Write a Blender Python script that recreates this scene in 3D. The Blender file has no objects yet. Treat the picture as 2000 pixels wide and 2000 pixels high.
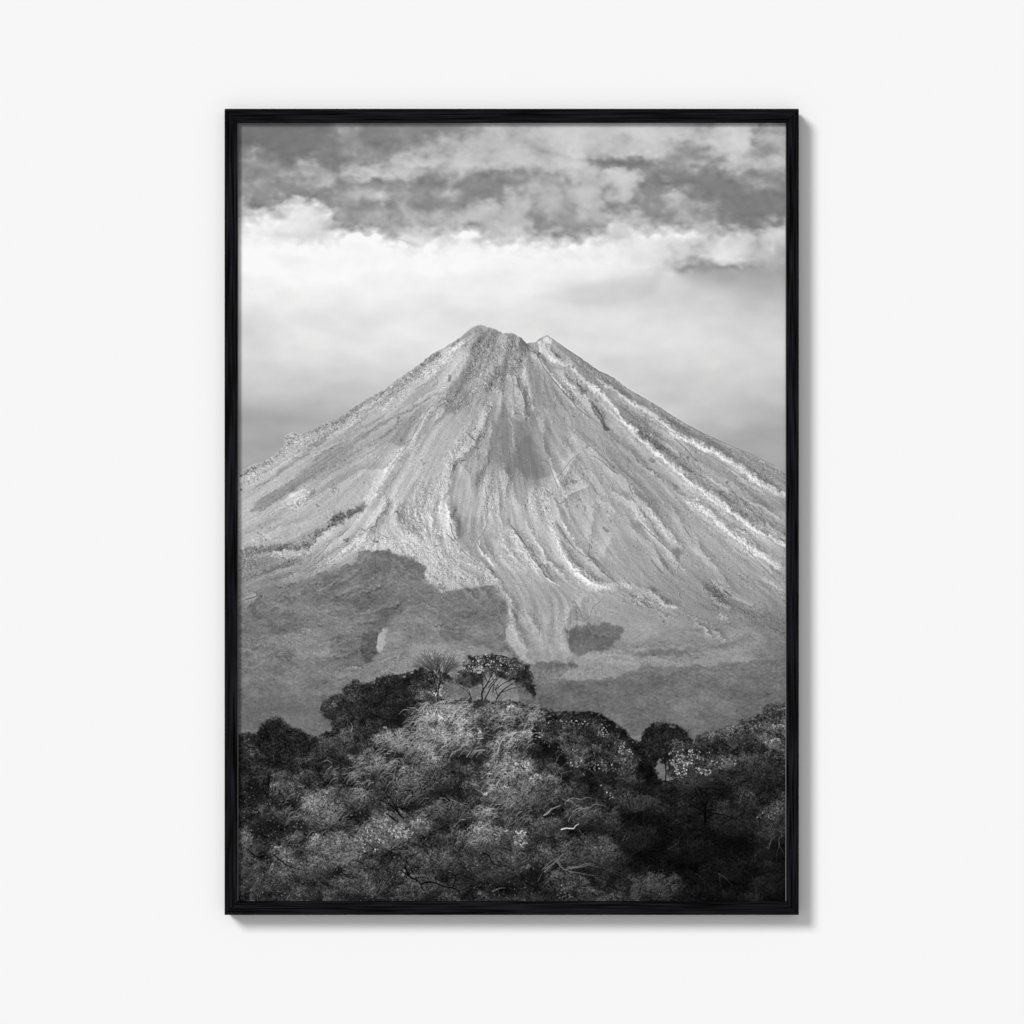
import bpy, bmesh, math
import numpy as np

# =====================================================================
#  A framed black-and-white landscape print hanging on a white wall.
#  The print is painted below with numpy (noise, polygons, brush strokes)
#  in the pixel units of a 1074 x 1524 sheet.
# =====================================================================
OX, OY = 462.0, 238.0          # sheet origin in layout units
W, H = 1076, 1526
rng = np.random.default_rng(7)
YY, XX = np.mgrid[0:H, 0:W].astype(np.float32)
XX += OX; YY += OY

TILES = {'A': (460, 240, .2795), 'B': (1000, 240, .2795), 'C': (460, 600, .20704), 'D': (800, 600, .20704),
         'E': (1140, 600, .20704), 'F': (460, 960, .20704), 'G': (800, 960, .20704), 'H': (1140, 960, .20704),
         'I': (460, 1260, .17598), 'J': (760, 1260, .17598), 'K': (1000, 1360, .17598), 'L': (1200, 1350, .17598),
         'M': (460, 1460, .17598), 'N': (760, 1460, .17598), 'O': (1060, 1500, .24845), 'P': (0, 0, 1.0)}

def T(t, pts):
    ox, oy, s = TILES[t]
    a = np.array(pts, dtype=np.float64).reshape(-1, 2)
    return np.stack([ox + a[:, 0] * s, oy + a[:, 1] * s], 1)

def cat(*a):
    return np.concatenate(a, 0)

# ------------------------------------------------------------- noise
def vnoise(u, v, seed):
    r = np.random.default_rng(seed)
    n = 256
    g = r.random((n, n), dtype=np.float32)
    iu = np.floor(u).astype(np.int32); iv = np.floor(v).astype(np.int32)
    fu = (u - iu).astype(np.float32); fv = (v - iv).astype(np.float32)
    fu = fu * fu * (3 - 2 * fu); fv = fv * fv * (3 - 2 * fv)
    a = g[iv % n, iu % n]; b = g[iv % n, (iu + 1) % n]
    c = g[(iv + 1) % n, iu % n]; d = g[(iv + 1) % n, (iu + 1) % n]
    return (a * (1 - fu) + b * fu) * (1 - fv) + (c * (1 - fu) + d * fu) * fv

def fbm(sx, sy, octv, seed, x=None, y=None, gain=.5, rot=0.0):
    x = XX if x is None else x; y = YY if y is None else y
    if rot:
        c, s = math.cos(rot), math.sin(rot)
        x, y = x * c + y * s, -x * s + y * c
    out = 0; amp = 1; tot = 0
    for k in range(octv):
        out = out + amp * vnoise(x / sx * 2 ** k + 13.7 * k, y / sy * 2 ** k + 7.3 * k, seed + k)
        tot += amp; amp *= gain
    out = out / tot
    return (out - out.mean()) / out.std()

def blur(a, s):
    n = int(math.ceil(s * 2.6)); k = np.exp(-.5 * (np.arange(-n, n + 1) / s) ** 2); k /= k.sum()
    p = np.pad(a, ((n, n), (0, 0)), mode='edge'); o = np.zeros_like(a)
    for i, w in enumerate(k): o += np.float32(w) * p[i:i + a.shape[0]]
    p = np.pad(o, ((0, 0), (n, n)), mode='edge'); o = np.zeros_like(a)
    for i, w in enumerate(k): o += np.float32(w) * p[:, i:i + a.shape[1]]
    return o

def gn(s, seed, sy=None):
    a = np.random.default_rng(seed).normal(size=(H, W)).astype(np.float32)
    sy = sy or s
    def b1(a, s, ax):
        n = int(math.ceil(s * 2.6)); k = np.exp(-.5 * (np.arange(-n, n + 1) / s) ** 2)
        return sum(np.float32(w) * np.roll(a, i - n, ax) for i, w in enumerate(k))
    a = b1(b1(a, s, 1), sy, 0)
    return a / a.std()

WX = fbm(16, 16, 4, 11, gain=.6); WY = fbm(16, 16, 4, 21, gain=.6)
FX = fbm(5, 5, 2, 31); FY = fbm(5, 5, 2, 41)

def pmask(P, warp=0., fine=0., soft=.8):
    pad = int(3 * soft + 3 * warp + 3 * fine) + 3
    x0 = max(0, int(P[:, 0].min() - OX) - pad); x1 = min(W, int(P[:, 0].max() - OX) + pad)
    y0 = max(0, int(P[:, 1].min() - OY) - pad); y1 = min(H, int(P[:, 1].max() - OY) + pad)
    m = np.zeros((H, W), np.float32)
    if x1 <= x0 or y1 <= y0: return m
    sl = (slice(y0, y1), slice(x0, x1))
    px = XX[sl] + warp * WX[sl] + fine * FX[sl]; py = YY[sl] + warp * WY[sl] + fine * FY[sl]
    ins = np.zeros(px.shape, bool)
    n = len(P)
    for i in range(n):
        ax, ay = P[i]; bx, by = P[(i + 1) % n]
        if ay == by: continue
        ins ^= ((ay > py) != (by > py)) & (px < (bx - ax) * (py - ay) / (by - ay) + ax)
    mm = ins.astype(np.float32)
    if soft > 0: mm = blur(mm, soft)
    m[sl] = mm
    return m

def ell(cx, cy, rx, ry, rot=0., warp=0., p=2.0):
    """soft 0..1 ellipse, 1 in the middle"""
    dx = XX + warp * WX - cx; dy = YY + warp * WY - cy
    c, s = math.cos(rot), math.sin(rot)
    u = (dx * c + dy * s) / rx; v = (-dx * s + dy * c) / ry
    return np.exp(-(u * u + v * v) ** (p / 2) * .9)

def spline(P, step=.8):
    P = np.asarray(P, float)
    if len(P) == 2:
        n = max(2, int(np.hypot(*(P[1] - P[0])) / step)); t = np.linspace(0, 1, n)[:, None]
        return P[0] * (1 - t) + P[1] * t
    Q = np.vstack([2 * P[0] - P[1], P, 2 * P[-1] - P[-2]])
    out = []
    for i in range(1, len(Q) - 2):
        n = max(2, int(np.hypot(*(Q[i + 1] - Q[i])) / step)); t = np.linspace(0, 1, n, endpoint=False)[:, None]
        a, b, c, d = Q[i - 1], Q[i], Q[i + 1], Q[i + 2]
        out.append(.5 * ((2 * b) + (c - a) * t + (2 * a - 5 * b + 4 * c - d) * t * t + (3 * b - a - 3 * c + d) * t ** 3))
    out.append(Q[-2][None])
    return np.vstack(out)

class Brush:
    def __init__(s): s.d = []
    def pts(s, x, y, r, v, a):
        n = len(x)
        s.d.append(np.stack([np.asarray(x, np.float32), np.asarray(y, np.float32), np.broadcast_to(np.float32(r), n),
                             np.broadcast_to(np.float32(v), n), np.broadcast_to(np.float32(a), n)], 1))
    def line(s, P, w0, w1, v, a=1., wob=0.):
        Q = spline(P); n = len(Q); t = np.linspace(0, 1, n)
        if wob:
            k = np.convolve(rng.normal(size=n + 16), np.hanning(11) / 3, 'same')[8:8 + n]
            k2 = np.convolve(rng.normal(size=n + 16), np.hanning(11) / 3, 'same')[8:8 + n]
            Q = Q + wob * np.stack([k, k2], 1)
        s.pts(Q[:, 0], Q[:, 1], (w0 * (1 - t) + w1 * t) / 2, v, a)
    def flush(s, img):
        if not s.d: return img
        D = np.concatenate(s.d, 0); s.d = []
        D[:, 0] -= OX; D[:, 1] -= OY
        R = D[:, 2]
        A = np.zeros(H * W, np.float32); SV = np.zeros(H * W); SW = np.zeros(H * W)
        lo = 0
        for hi in (1.2, 2.2, 4.2, 9.2, 20):
            E = D[(R >= lo) & (R < hi)]; lo = hi
            if not len(E): continue
            k = int(math.ceil(hi + .5))
            bx = np.round(E[:, 0]).astype(int); by = np.round(E[:, 1]).astype(int)
            for oy in range(-k, k + 1):
                for ox in range(-k, k + 1):
                    x = bx + ox; y = by + oy
                    c = np.clip(E[:, 2] + .5 - np.hypot(x - E[:, 0], y - E[:, 1]), 0, 1)
                    c = c * np.minimum(1, E[:, 2] * 2) * E[:, 4]
                    ok = (c > .01) & (x >= 0) & (x < W) & (y >= 0) & (y < H)
                    if not ok.any(): continue
                    i = y[ok] * W + x[ok]; cc = c[ok]
                    np.maximum.at(A, i, cc)
                    SV += np.bincount(i, cc * E[ok, 3], H * W); SW += np.bincount(i, cc, H * W)
        A = A.reshape(H, W); V = (SV / np.maximum(SW, 1e-6)).reshape(H, W).astype(np.float32)
        return img * (1 - A) + V * A

def interp_grid(xs, ys, g, x, y):
    xs = np.asarray(xs, float); ys = np.asarray(ys, float); g = np.asarray(g, np.float32)
    ix = np.clip(np.searchsorted(xs, x) - 1, 0, len(xs) - 2); iy = np.clip(np.searchsorted(ys, y) - 1, 0, len(ys) - 2)
    fx = np.clip((x - xs[ix]) / (xs[ix + 1] - xs[ix]), 0, 1); fy = np.clip((y - ys[iy]) / (ys[iy + 1] - ys[iy]), 0, 1)
    return ((g[iy, ix] * (1 - fx) + g[iy, ix + 1] * fx) * (1 - fy) + (g[iy + 1, ix] * (1 - fx) + g[iy + 1, ix + 1] * fx) * fy).astype(np.float32)

#SKY-BEGIN ------------------------------------------------------------- sky
sx = [460 + .2795 * (100 + 200 * k) for k in range(10)] + [1000 + .2795 * (100 + 200 * k) for k in range(10)]
sky_rows = [
 (250, [115,118,122,140,135,125,150,160,165,172, 160,180,175,180,190,170,180,195,175,165]),
 (282, [118,115,118,125,150,122,150,180,178,180, 170,185,170,172,178,160,165,198,160,165]),
 (304, [155,125,120,125,158,148,178,180,190,185, 180,200,175,165,160,160,160,195,165,180]),
 (329, [130,150,168,145,165,170,150,165,175,140, 150,195,165,185,150,125,125,165,150,165]),
 (352, [135,155,160,145,160,150,135,145,140,142, 140,170,170,175,170,120,120,125,165,140]),
 (374, [155,145,165,150,170,172,145,140,165,140, 165,160,180,170,165,158,140,122,122,125]),
 (396, [160,150,215,180,150,160,165,135,140,160, 155,172,170,155,145,160,165,125,120,120]),
 (419, [175,220,232,220,150,150,150,150,170,175, 150,168,160,168,168,155,150,150,122,125]),
 (441, [222,238,225,205,150,148,165,180,180,160, 150,145,145,180,175,165,180,160,150,160]),
 (464, [240,242,225,238,243,225,215,205,235,215, 205,185,185,210,225,215,220,200,190,200]),
 (486, [244,246,245,244,243,242,240,232,240,232, 228,235,235,230,225,215,185,215,180,160]),
 (508, [246,247,246,245,243,243,245,243,242,240, 240,238,235,230,225,200,170,190,165,150]),
 (533, [244,245,244,243,241,240,241,243,244,242, 241,243,241,238,232,215,178,158,165,165]),
 (561, [240,243,243,241,239,238,238,238,240,241, 240,232,220,215,213,215,205,190,180,178]),
 (589, [235,238,238,236,236,235,235,232,234,236, 232,226,220,220,215,212,213,205,195,190]),
 (617, [220,228,222,226,230,232,230,228,230,232, 228,224,223,222,219,215,213,210,205,205]),
 (645, [215,220,226,226,226,230,230,229,228,228, 224,223,224,223,222,219,216,214,212,210]),
 (673, [220,225,226,225,226,226,226,225,224,222, 224,224,224,224,222,222,220,218,216,214]),
 (701, [215,218,220,220,220,221,220,220,220,220, 222,222,222,214,214,216,216,216,214,210]),
 (729, [207,210,212,212,212,212,214,214,214,214, 216,216,216,212,212,212,212,210,208,204]),
 (757, [203,206,205,200,198,202,206,206,206,206, 214,214,214,212,208,208,206,204,200,196]),
 (786, [184,182,184,190,192,200,206,206,206,206, 214,214,214,210,206,204,202,198,192,190]),
 (812, [168,168,172,178,184,200,206,206,206,206, 214,214,214,206,204,200,194,190,184,180]),
 (838, [170,170,172,176,184,200,206,206,206,206, 214,214,214,206,200,192,182,176,170,168]),
 (880, [166,168,172,176,184,200,206,206,206,206, 214,214,214,206,200,190,178,170,167,166]),
 (930, [164,168,172,176,184,200,206,206,206,206, 214,214,214,206,200,190,178,170,167,166])]
sk_y = [r[0] for r in sky_rows]; sk_g = [r[1] for r in sky_rows]
up = np.clip((500 - YY) / 110, 0, 1)
bw = fbm(60, 34, 5, 101, gain=.58); bw2 = fbm(60, 34, 5, 111, gain=.58)
wx = XX + (2 + 3 * up) * bw; wy = YY + (2 + 2.5 * up) * bw2
sky = blur(interp_grid(sx, sk_y, sk_g, wx, wy), 5)
# finer readings for the upper, cloudy half
fine_g = [
 [118,116,116,116,117,118,118,122,145,148,130,130,132,135,138,135,140,140,145,155,175,178,165,170,178,190,195,196,190,182,185,188,195,195,190,185,175,165,165,185,195,185,150,158,155],
 [116,117,118,118,118,119,119,122,140,142,132,124,126,138,140,155,165,162,160,168,172,172,176,165,168,182,196,200,190,178,180,172,185,195,188,170,158,160,185,192,202,195,155,165,165],
 [125,150,125,120,120,120,122,125,132,150,140,138,135,150,155,165,170,168,180,172,172,180,188,180,170,165,185,205,180,170,178,178,178,182,180,160,150,142,155,180,195,175,152,150,160],
 [140,152,140,138,125,150,152,128,132,150,152,158,160,170,188,180,182,176,190,180,178,175,178,182,180,178,190,208,185,150,145,135,130,135,150,150,152,150,145,155,180,175,165,170,175],
 [138,132,140,148,155,165,158,155,152,172,182,186,178,176,165,150,160,160,165,150,142,148,150,152,158,160,172,190,180,160,185,188,165,135,122,132,130,128,128,135,155,150,140,145,152],
 [148,152,148,140,146,145,160,168,142,150,150,140,146,150,138,130,134,150,140,138,138,132,145,150,165,158,158,160,175,172,160,185,178,130,124,126,124,124,124,126,128,135,150,145,135],
 [150,145,138,148,150,138,142,142,150,160,160,182,158,150,148,140,150,165,140,138,136,145,165,165,165,165,160,170,182,172,160,185,150,140,142,170,155,140,126,124,124,124,124,124,126],
 [170,140,145,180,205,212,200,165,148,145,142,152,142,155,140,138,145,145,140,160,185,170,178,172,150,165,158,160,178,170,145,155,142,140,145,165,160,158,145,128,124,123,124,124,126],
 [175,205,200,195,222,225,215,208,160,150,155,162,145,155,160,155,165,155,180,180,180,172,182,172,145,160,155,160,175,170,165,170,170,150,142,145,165,145,155,135,125,123,124,126,128],
 [215,232,232,232,230,226,215,185,165,158,160,162,162,165,175,170,172,178,178,158,172,190,190,175,148,148,148,150,150,165,200,195,180,175,165,160,160,175,180,145,140,135,130,160,180],
 [238,240,238,226,222,218,215,215,238,242,243,235,190,190,215,215,205,205,230,225,195,190,210,205,180,185,165,165,185,200,205,205,222,226,222,222,222,212,185,200,195,190,165,205,205],
 [244,245,244,242,242,241,241,242,242,242,241,241,240,235,225,238,232,234,238,238,232,225,232,232,228,225,222,224,230,230,232,225,228,230,225,215,212,195,205,226,224,200,180,195,185],
 [246,246,245,245,244,244,243,243,243,243,242,241,241,241,241,244,243,242,242,242,241,240,240,240,239,238,236,234,233,232,236,230,230,230,222,205,202,190,205,225,215,195,180,178,170],
 [246,246,245,245,244,244,243,243,243,243,242,241,241,241,241,243,243,243,242,242,242,241,241,241,241,241,240,239,238,238,238,236,235,230,215,195,165,160,160,165,160,160,165,172,165],
 [245,245,244,244,243,243,242,242,242,242,241,240,240,241,241,242,243,243,243,242,242,242,241,241,240,240,239,238,237,236,236,230,226,220,215,210,195,180,175,172,170,170,168,172,175],
 [244,244,244,243,243,242,241,241,241,240,239,238,238,239,240,241,242,242,242,242,241,241,240,240,238,236,232,230,228,226,226,222,220,216,213,210,208,195,185,182,180,178,176,180,180],]
fine_x = [o + .1863 * (60 + 130 * k) for o in (460, 820, 1180) for k in range(15)]
fine_y = [240 + .1863 * v for v in (80,190,300,410,520,630,740,850,960,1070,1180,1290,1400,1510,1620,1700)]
q1 = gn(7, 701, 5); q2 = gn(7, 702, 5); q3 = gn(3, 703, 2.2); q4 = gn(3, 704, 2.2)
fw_x = XX + 1.6 * bw + 4.6 * q1 + 1.1 * q3; fw_y = YY + 1.4 * bw2 + 3.2 * q2 + .9 * q4
fs0 = blur(interp_grid(fine_x, fine_y, fine_g, XX, YY), 4)
fsk = blur(interp_grid(fine_x, fine_y, fine_g, fw_x, fw_y), 1.2)
fsk = .25 * fs0 + .75 * fsk
fsk = fsk + 1.15 * (fsk - blur(fsk, 10)) + .5 * (fsk - blur(fsk, 3)) + 3
gm = blur(np.hypot(*np.gradient(fs0)), 5); gm = np.clip(gm / 1.2, 0, 1.6)
fsk += gm * (4.0 * gn(4.5, 705, 3.2) + 2.0 * gn(2.2, 706, 1.7))
wf = np.clip((548 - YY) / 26, 0, 1)
sky = sky * (1 - wf) + fsk * wf
# soft warped banks and puffs
def warped(P, soft, w=1.):
    n = len(P); px = XX + w * 3 * bw + w * 1.6 * WX; py = YY + w * 2.5 * bw2 + w * 1.6 * WY
    ins = np.zeros(px.shape, bool)
    for i in range(n):
        ax, ay = P[i]; bx, by = P[(i + 1) % n]
        if ay == by: continue
        ins ^= ((ay > py) != (by > py)) & (px < (bx - ax) * (py - ay) / (by - ay) + ax)
    return blur(ins.astype(np.float32), soft)
bank = cat(T('A', [(-100,740),(60,700),(150,655),(250,640),(290,560),(400,500),(500,500),(620,550),(690,640),(640,700),(560,750),(640,735),(780,735),
                   (900,745),(1050,795),(1130,850),(1300,860),(1400,780),(1560,790),(1610,752),(1700,770),(1850,850),(1932,850)]),
           T('B', [(60,770),(180,785),(380,800),(450,812),(520,790),(620,780),(640,700),(740,685),(840,750),(1000,760),(1060,735),
                   (1120,770),(1260,735),(1340,790),(1370,860),(1300,960),(1150,1000),(1100,1100),(-300,1500),(-2100,1500)]))
mk = warped(bank, 2.4)
sky += 20 * (mk - blur(mk, 9)) * np.clip((560 - YY) / 90, 0, 1)
puffs = [('B',780,365,150,48,205,.03),('B',800,500,55,38,188,0),('B',1450,900,95,62,226,.1),('B',1560,860,85,48,214,0),('B',1800,785,120,45,206,-.15),
 ('B',1150,530,70,45,176,.2),('B',1240,580,90,35,165,.5),('B',830,660,85,38,192,.2),('B',1090,700,70,45,172,0),('A',950,500,75,24,180,0),('A',1000,345,200,26,182,0),
 ('A',530,290,100,30,168,.2),('A',120,235,62,30,162,.2),('A',1240,775,115,45,222,0),('A',1530,470,90,26,172,.2),('A',1810,600,120,34,184,0),
 ('B',50,640,60,60,182,0),('B',1340,710,95,45,186,.3),('B',1095,375,50,14,152,.35),('B',1700,408,150,18,162,-.05),('B',400,260,70,100,205,.1),
 ('B',1560,160,95,110,200,0),('A',640,430,60,30,165,.2),('A',780,490,60,20,168,0),('A',440,360,60,22,172,-.3),('B',240,580,60,50,170,0),
 ('A',1450,110,160,40,178,0),('A',1260,255,150,30,180,.1),('A',1600,300,120,50,182,0),('A',450,530,150,32,228,0),('B',950,80,200,50,192,0),
 ('B',260,130,110,60,190,0),('B',1850,260,60,50,178,0),('B',650,700,70,40,185,0),('B',1090,760,50,26,232,0),('B',1280,770,90,36,230,.1),
 ('A',820,75,120,22,155,.2),('A',820,180,90,28,152,.3),('A',1160,580,70,40,160,0),('B',550,420,120,70,176,0),('B',420,600,60,40,168,0)]
puffs = [p for p in puffs if p[:3] in (('B',780,365),('B',800,500),('B',1450,900),('B',1095,375),('B',1800,785),('B',1560,860),('B',1090,760))]
for t, cx, cy, rx, ry, v, rot in puffs:
    c = T(t, [(cx, cy)])[0]; s = TILES[t][2]
    dx = XX + 3.5 * bw + 2 * WX - c[0]; dy = YY + 2.8 * bw2 + 1.8 * WY - c[1]
    co, si = math.cos(rot), math.sin(rot)
    u = (dx * co + dy * si) / (rx * s); q = (-dx * si + dy * co) / (ry * s)
    m = np.exp(-(u * u + q * q) ** 1.25 * .8) * .6
    sky = sky * (1 - m) + v * m
darks = [('B',760,270,280,22,116,.05),('B',1330,1010,190,36,154,.08),('A',350,788,100,13,222,0),('A',1190,832,70,10,196,.2),('A',1000,130,90,30,121,0),
 ('B',1720,590,220,110,120,0),('B',1180,420,180,60,122,.1),('A',1400,390,110,40,134,.1),('A',1300,590,100,50,138,0),('B',200,690,120,50,142,0),('A',880,640,130,50,146,0),
 ('B',1690,820,20,14,170,.6),('B',1290,870,50,14,180,-.2),('A',140,585,40,16,160,.2),('B',520,740,110,14,146,0),('B',1700,220,110,14,150,-.1),
 ('A',1720,360,160,40,138,0),('B',860,560,180,16,140,0),('B',560,330,20,30,138,0),('A',330,60,300,40,117,0),('A',420,180,160,50,117,0),('B',1320,190,90,16,148,.1)]
darks = [p for p in darks if p[:3] in (('B',760,270),('B',1690,820),('B',1290,870),('A',1190,832),('A',350,788))]
for t, cx, cy, rx, ry, v, rot in darks:
    c = T(t, [(cx, cy)])[0]; s = TILES[t][2]
    dx = XX + 3.5 * bw + 1.6 * WX - c[0]; dy = YY + 2.8 * bw2 + 1.5 * WY - c[1]
    co, si = math.cos(rot), math.sin(rot)
    u = (dx * co + dy * si) / (rx * s); q = (-dx * si + dy * co) / (ry * s)
    m = np.exp(-(u * u + q * q) * .9) * .7
    sky = sky * (1 - m) + v * m
det = .6 * gn(22, 131, 9) + .5 * gn(10, 132, 4.5) + .35 * gn(5, 133, 2.6) + .2 * gn(2.4, 134, 1.6)
det2 = .7 * gn(7, 151, 4.5) + .5 * gn(3.5, 152, 2.6)
mid = np.clip(1 - np.abs(sky - 160) / 60, 0, 1)
sky += (3.4 * det + 4.6 * det2) * up * (.15 + .85 * mid) + (1 - up) * (1.7 * gn(46, 721, 12) + 1.7 * gn(18, 722, 9) + .9 * gn(8, 723, 4.5))
# darker feathered tongue under the white bank, right of centre
m = warped(cat(T('B', [(120,1215),(500,1115),(900,1050),(1050,1050),(1000,1200),(700,1280),(300,1260)])), 5, .4)
sky -= 9 * m
sky += up * 9 * np.clip((sky - 148) / 22, 0, 1) * np.clip((215 - sky) / 30, 0, 1)
sky = np.clip(sky, 105, 249)
img = sky.astype(np.float32)
#SKY-END

#MOUNTAIN-BEGIN -------------------------------------------------------- mountain
skyline = cat(T('C', [(-60,1600),(20,1562),(140,1490),(300,1430),(400,1345),(450,1305),(448,1225),(480,1188),(560,1165),(592,1197),(630,1192),(770,1112),(860,1082),
                      (980,1030),(1100,950),(1230,862),(1400,770),(1500,692),(1620,610)]),
              T('D', [(100,522),(200,442),(330,372),(460,292),(520,242),(600,182),(640,166),(680,165),(740,186),(800,200),(880,240),(970,238),(1020,262),(1080,312),(1102,332),
                      (1190,327),(1215,300),(1262,272),(1290,258),(1370,310),(1500,402),(1620,480),(1780,592)]),
              T('E', [(290,662),(400,757),(560,850),(720,942),(900,1062),(1100,1172),(1350,1287),(1600,1392),(1800,1492),(1980,1590)]),
              T('P', [(1560,1800),(440,1800)]))
MT = pmask(skyline, 0., .45, .7)
# smooth base tone from scattered readings
ctrl = [(480,960,172),(520,930,178),(560,900,176),(600,940,160),(650,900,150),(700,860,165),(760,800,172),(800,760,165),(850,720,178),(880,690,190),
 (930,660,150),(985,665,152),(940,720,152),(900,770,150),(1000,700,140),(1025,720,165),(980,780,160),(860,850,172),(820,900,178),(760,950,182),(720,990,184),
 (900,850,165),(880,900,168),(930,870,155),(960,900,142),(1010,860,138),(1030,920,134),(1050,880,150),(1080,760,150),(1120,820,150),(1100,900,165),(1150,880,160),
 (1110,700,160),(1150,730,155),(1180,770,160),(1220,790,160),(1250,850,150),(1300,860,150),(1350,900,160),(1400,920,170),(1450,930,165),(1500,960,160),(1450,985,140),(1530,1000,160),
 (1200,880,148),(1250,920,152),(1300,960,160),(1350,1000,165),(1400,1020,165),(1450,1060,165),(1500,1080,165),(1530,1130,160),(1400,1100,158),(1330,1080,158),
 (1260,1000,155),(1200,960,160),(1160,1000,165),(1180,1060,172),(1230,1070,150),(1280,1060,160),(1150,1100,165),(1100,1000,165),(1050,1000,175),(1000,1000,170),
 (950,1000,172),(900,1000,165),(860,1000,185),(830,960,175),(880,1050,178),(920,1060,155),(950,1080,158),(1000,1070,178),(1050,1090,170),(1020,1130,172),(960,1130,172),
 (1080,1120,158),(1130,1150,165),(1200,1140,165),(1060,1180,158),(1020,1200,162),(1100,1200,160),(1150,1200,165),(1250,1180,150),(1330,1150,145),(1400,1150,140),(1470,1160,150),
 (1250,1230,155),(1300,1230,145),(1200,1260,150),(1350,1210,140),(1420,1200,135),(1500,1200,130),(1060,1260,160),(1000,1260,155),(1100,1290,150),(1000,1290,140),
 (480,1000,180),(520,1020,165),(580,1000,172),(640,1010,170),(700,1040,178),(660,1070,178),(740,1060,188),(800,1060,190),(840,1090,182),(880,1130,178),(560,1060,165),(500,1060,172),
 (500,1100,138),(560,1110,150),(620,1110,150),(480,1140,140),(540,1150,118),(640,1150,114),(740,1120,116),(800,1110,112),(800,1160,110),(700,1200,105),(600,1200,112),(500,1200,108),
 (600,1250,125),(500,1260,125),(700,1250,102),(720,1290,108),(560,1300,108),(480,1300,112),(600,1340,112),(500,1350,105),(650,1380,105),(560,1400,112),
 (850,1170,118),(950,1180,112),(850,1220,118),(950,1230,118),(760,1300,130),(850,1280,140),(930,1290,128),(900,1250,118)]
ctrl = np.array(ctrl, np.float32)
num = np.zeros((H // 4 + 1, W // 4 + 1), np.float32); den = num.copy()
gx = XX[::4, ::4]; gy = YY[::4, ::4]; num = np.zeros_like(gx); den = np.zeros_like(gx)
for x, y, v in ctrl:
    w = 1 / (((gx - x) ** 2 + (gy - y) ** 2) + 120) ** 1.6
    num += w * v; den += w
tone = np.repeat(np.repeat(num / den, 4, 0), 4, 1)[:H, :W]
tone = blur(tone.astype(np.float32), 5)
tone += 9 * np.clip((1130 - YY) / 80, 0, 1)
# direction field of the slopes
flow = [(900,670,-.82,.57),(750,765,-.8,.6),(600,850,-.85,.5),(500,905,-.88,.45),(850,780,-.83,.55),(700,880,-.84,.54),(560,960,-.84,.54),(830,850,-.5,.86),
 (760,920,-.55,.83),(700,1000,-.62,.78),(640,1080,-.8,.55),(520,1100,-.93,.35),(900,760,-.5,.86),(870,880,-.45,.9),(900,980,-.2,.97),(850,1060,.1,1),(800,1060,.75,.6),
 (960,700,-.3,.95),(980,850,0,1),(1010,900,.1,1),(1000,1000,.15,1),(1030,740,.15,1),(1080,800,.5,.86),(1150,880,.6,.8),(1250,900,.72,.69),(1200,800,.75,.65),(1300,830,.85,.52),
 (1400,900,.83,.55),(1500,950,.83,.55),(1100,680,.75,.65),(1000,1080,.6,.8),(1080,1080,.55,.85),(1120,1130,.75,.6),(1200,1000,.5,.86),(1300,1050,.6,.8),(1400,1050,.75,.66),
 (1480,1050,.75,.66),(1480,1150,.8,.6),(1020,1200,.4,.92),(1000,1250,.3,.95),(1100,1220,-.1,1),(1300,1250,.9,.3),(700,1200,-.95,.2),(600,1300,-1,.1),(500,1300,-1,.1),(880,1100,.8,.6),
 (1200,1250,1,.1),(1400,1300,1,0),(900,1230,1,0.05),(560,1040,-.9,.4)]
fxv = np.zeros_like(gx); fyv = np.zeros_like(gx); den = np.zeros_like(gx)
for x, y, a, b in flow:
    w = 1 / (((gx - x) ** 2 + (gy - y) ** 2) + 400) ** 2
    fxv += w * a; fyv += w * b; den += w
nrm = np.hypot(fxv, fyv); fxv /= nrm; fyv /= nrm
VX = blur(np.repeat(np.repeat(fxv, 4, 0), 4, 1)[:H, :W].astype(np.float32), 5)
VY = blur(np.repeat(np.repeat(fyv, 4, 0), 4, 1)[:H, :W].astype(np.float32), 5)
def lic(src, steps, ds):
    acc = src.copy(); wsum = 1.
    for sg in (1, -1):
        px = XX - OX; py = YY - OY
        for k in range(steps):
            ix = np.clip(px, 0, W - 1).astype(np.int32); iy = np.clip(py, 0, H - 1).astype(np.int32)
            px = px + sg * ds * VX[iy, ix]; py = py + sg * ds * VY[iy, ix]
            ix = np.clip(px, 0, W - 1).astype(np.int32); iy = np.clip(py, 0, H - 1).astype(np.int32)
            w = 1 - (k + 1) / (steps + 1)
            acc += w * src[iy, ix]; wsum += w
    acc /= wsum
    acc = acc - blur(acc, 12)
    return acc / acc.std()
streakF = lic(blur(rng.normal(size=(H, W)).astype(np.float32), .9), 14, 2.2)
streakC = lic(blur(rng.normal(size=(H, W)).astype(np.float32), 2.4), 16, 4.0)
def emboss(s, seed, dx=1, dy=1):
    n = gn(s, seed) + .6 * gn(s * .5, seed + 1) + .7 * gn(s * 2.1, seed + 2)
    e = n - np.roll(n, (dy, -dx), (0, 1))
    e = e - e.mean()
    return np.clip(e / e.std(), -3, 3)
EA = emboss(1.0, 201); EB = emboss(1.9, 211, 2, 1); EC = emboss(5, 221, 3, 2)
CH = 1 + .42 * gn(9, 231) + .25 * gn(22, 232); CH = np.clip(CH, .3, 1.5)
rough = np.full((H, W), 3.5, np.float32); strk = np.full((H, W), 5.0, np.float32); strc = np.full((H, W), 3.0, np.float32)

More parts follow.
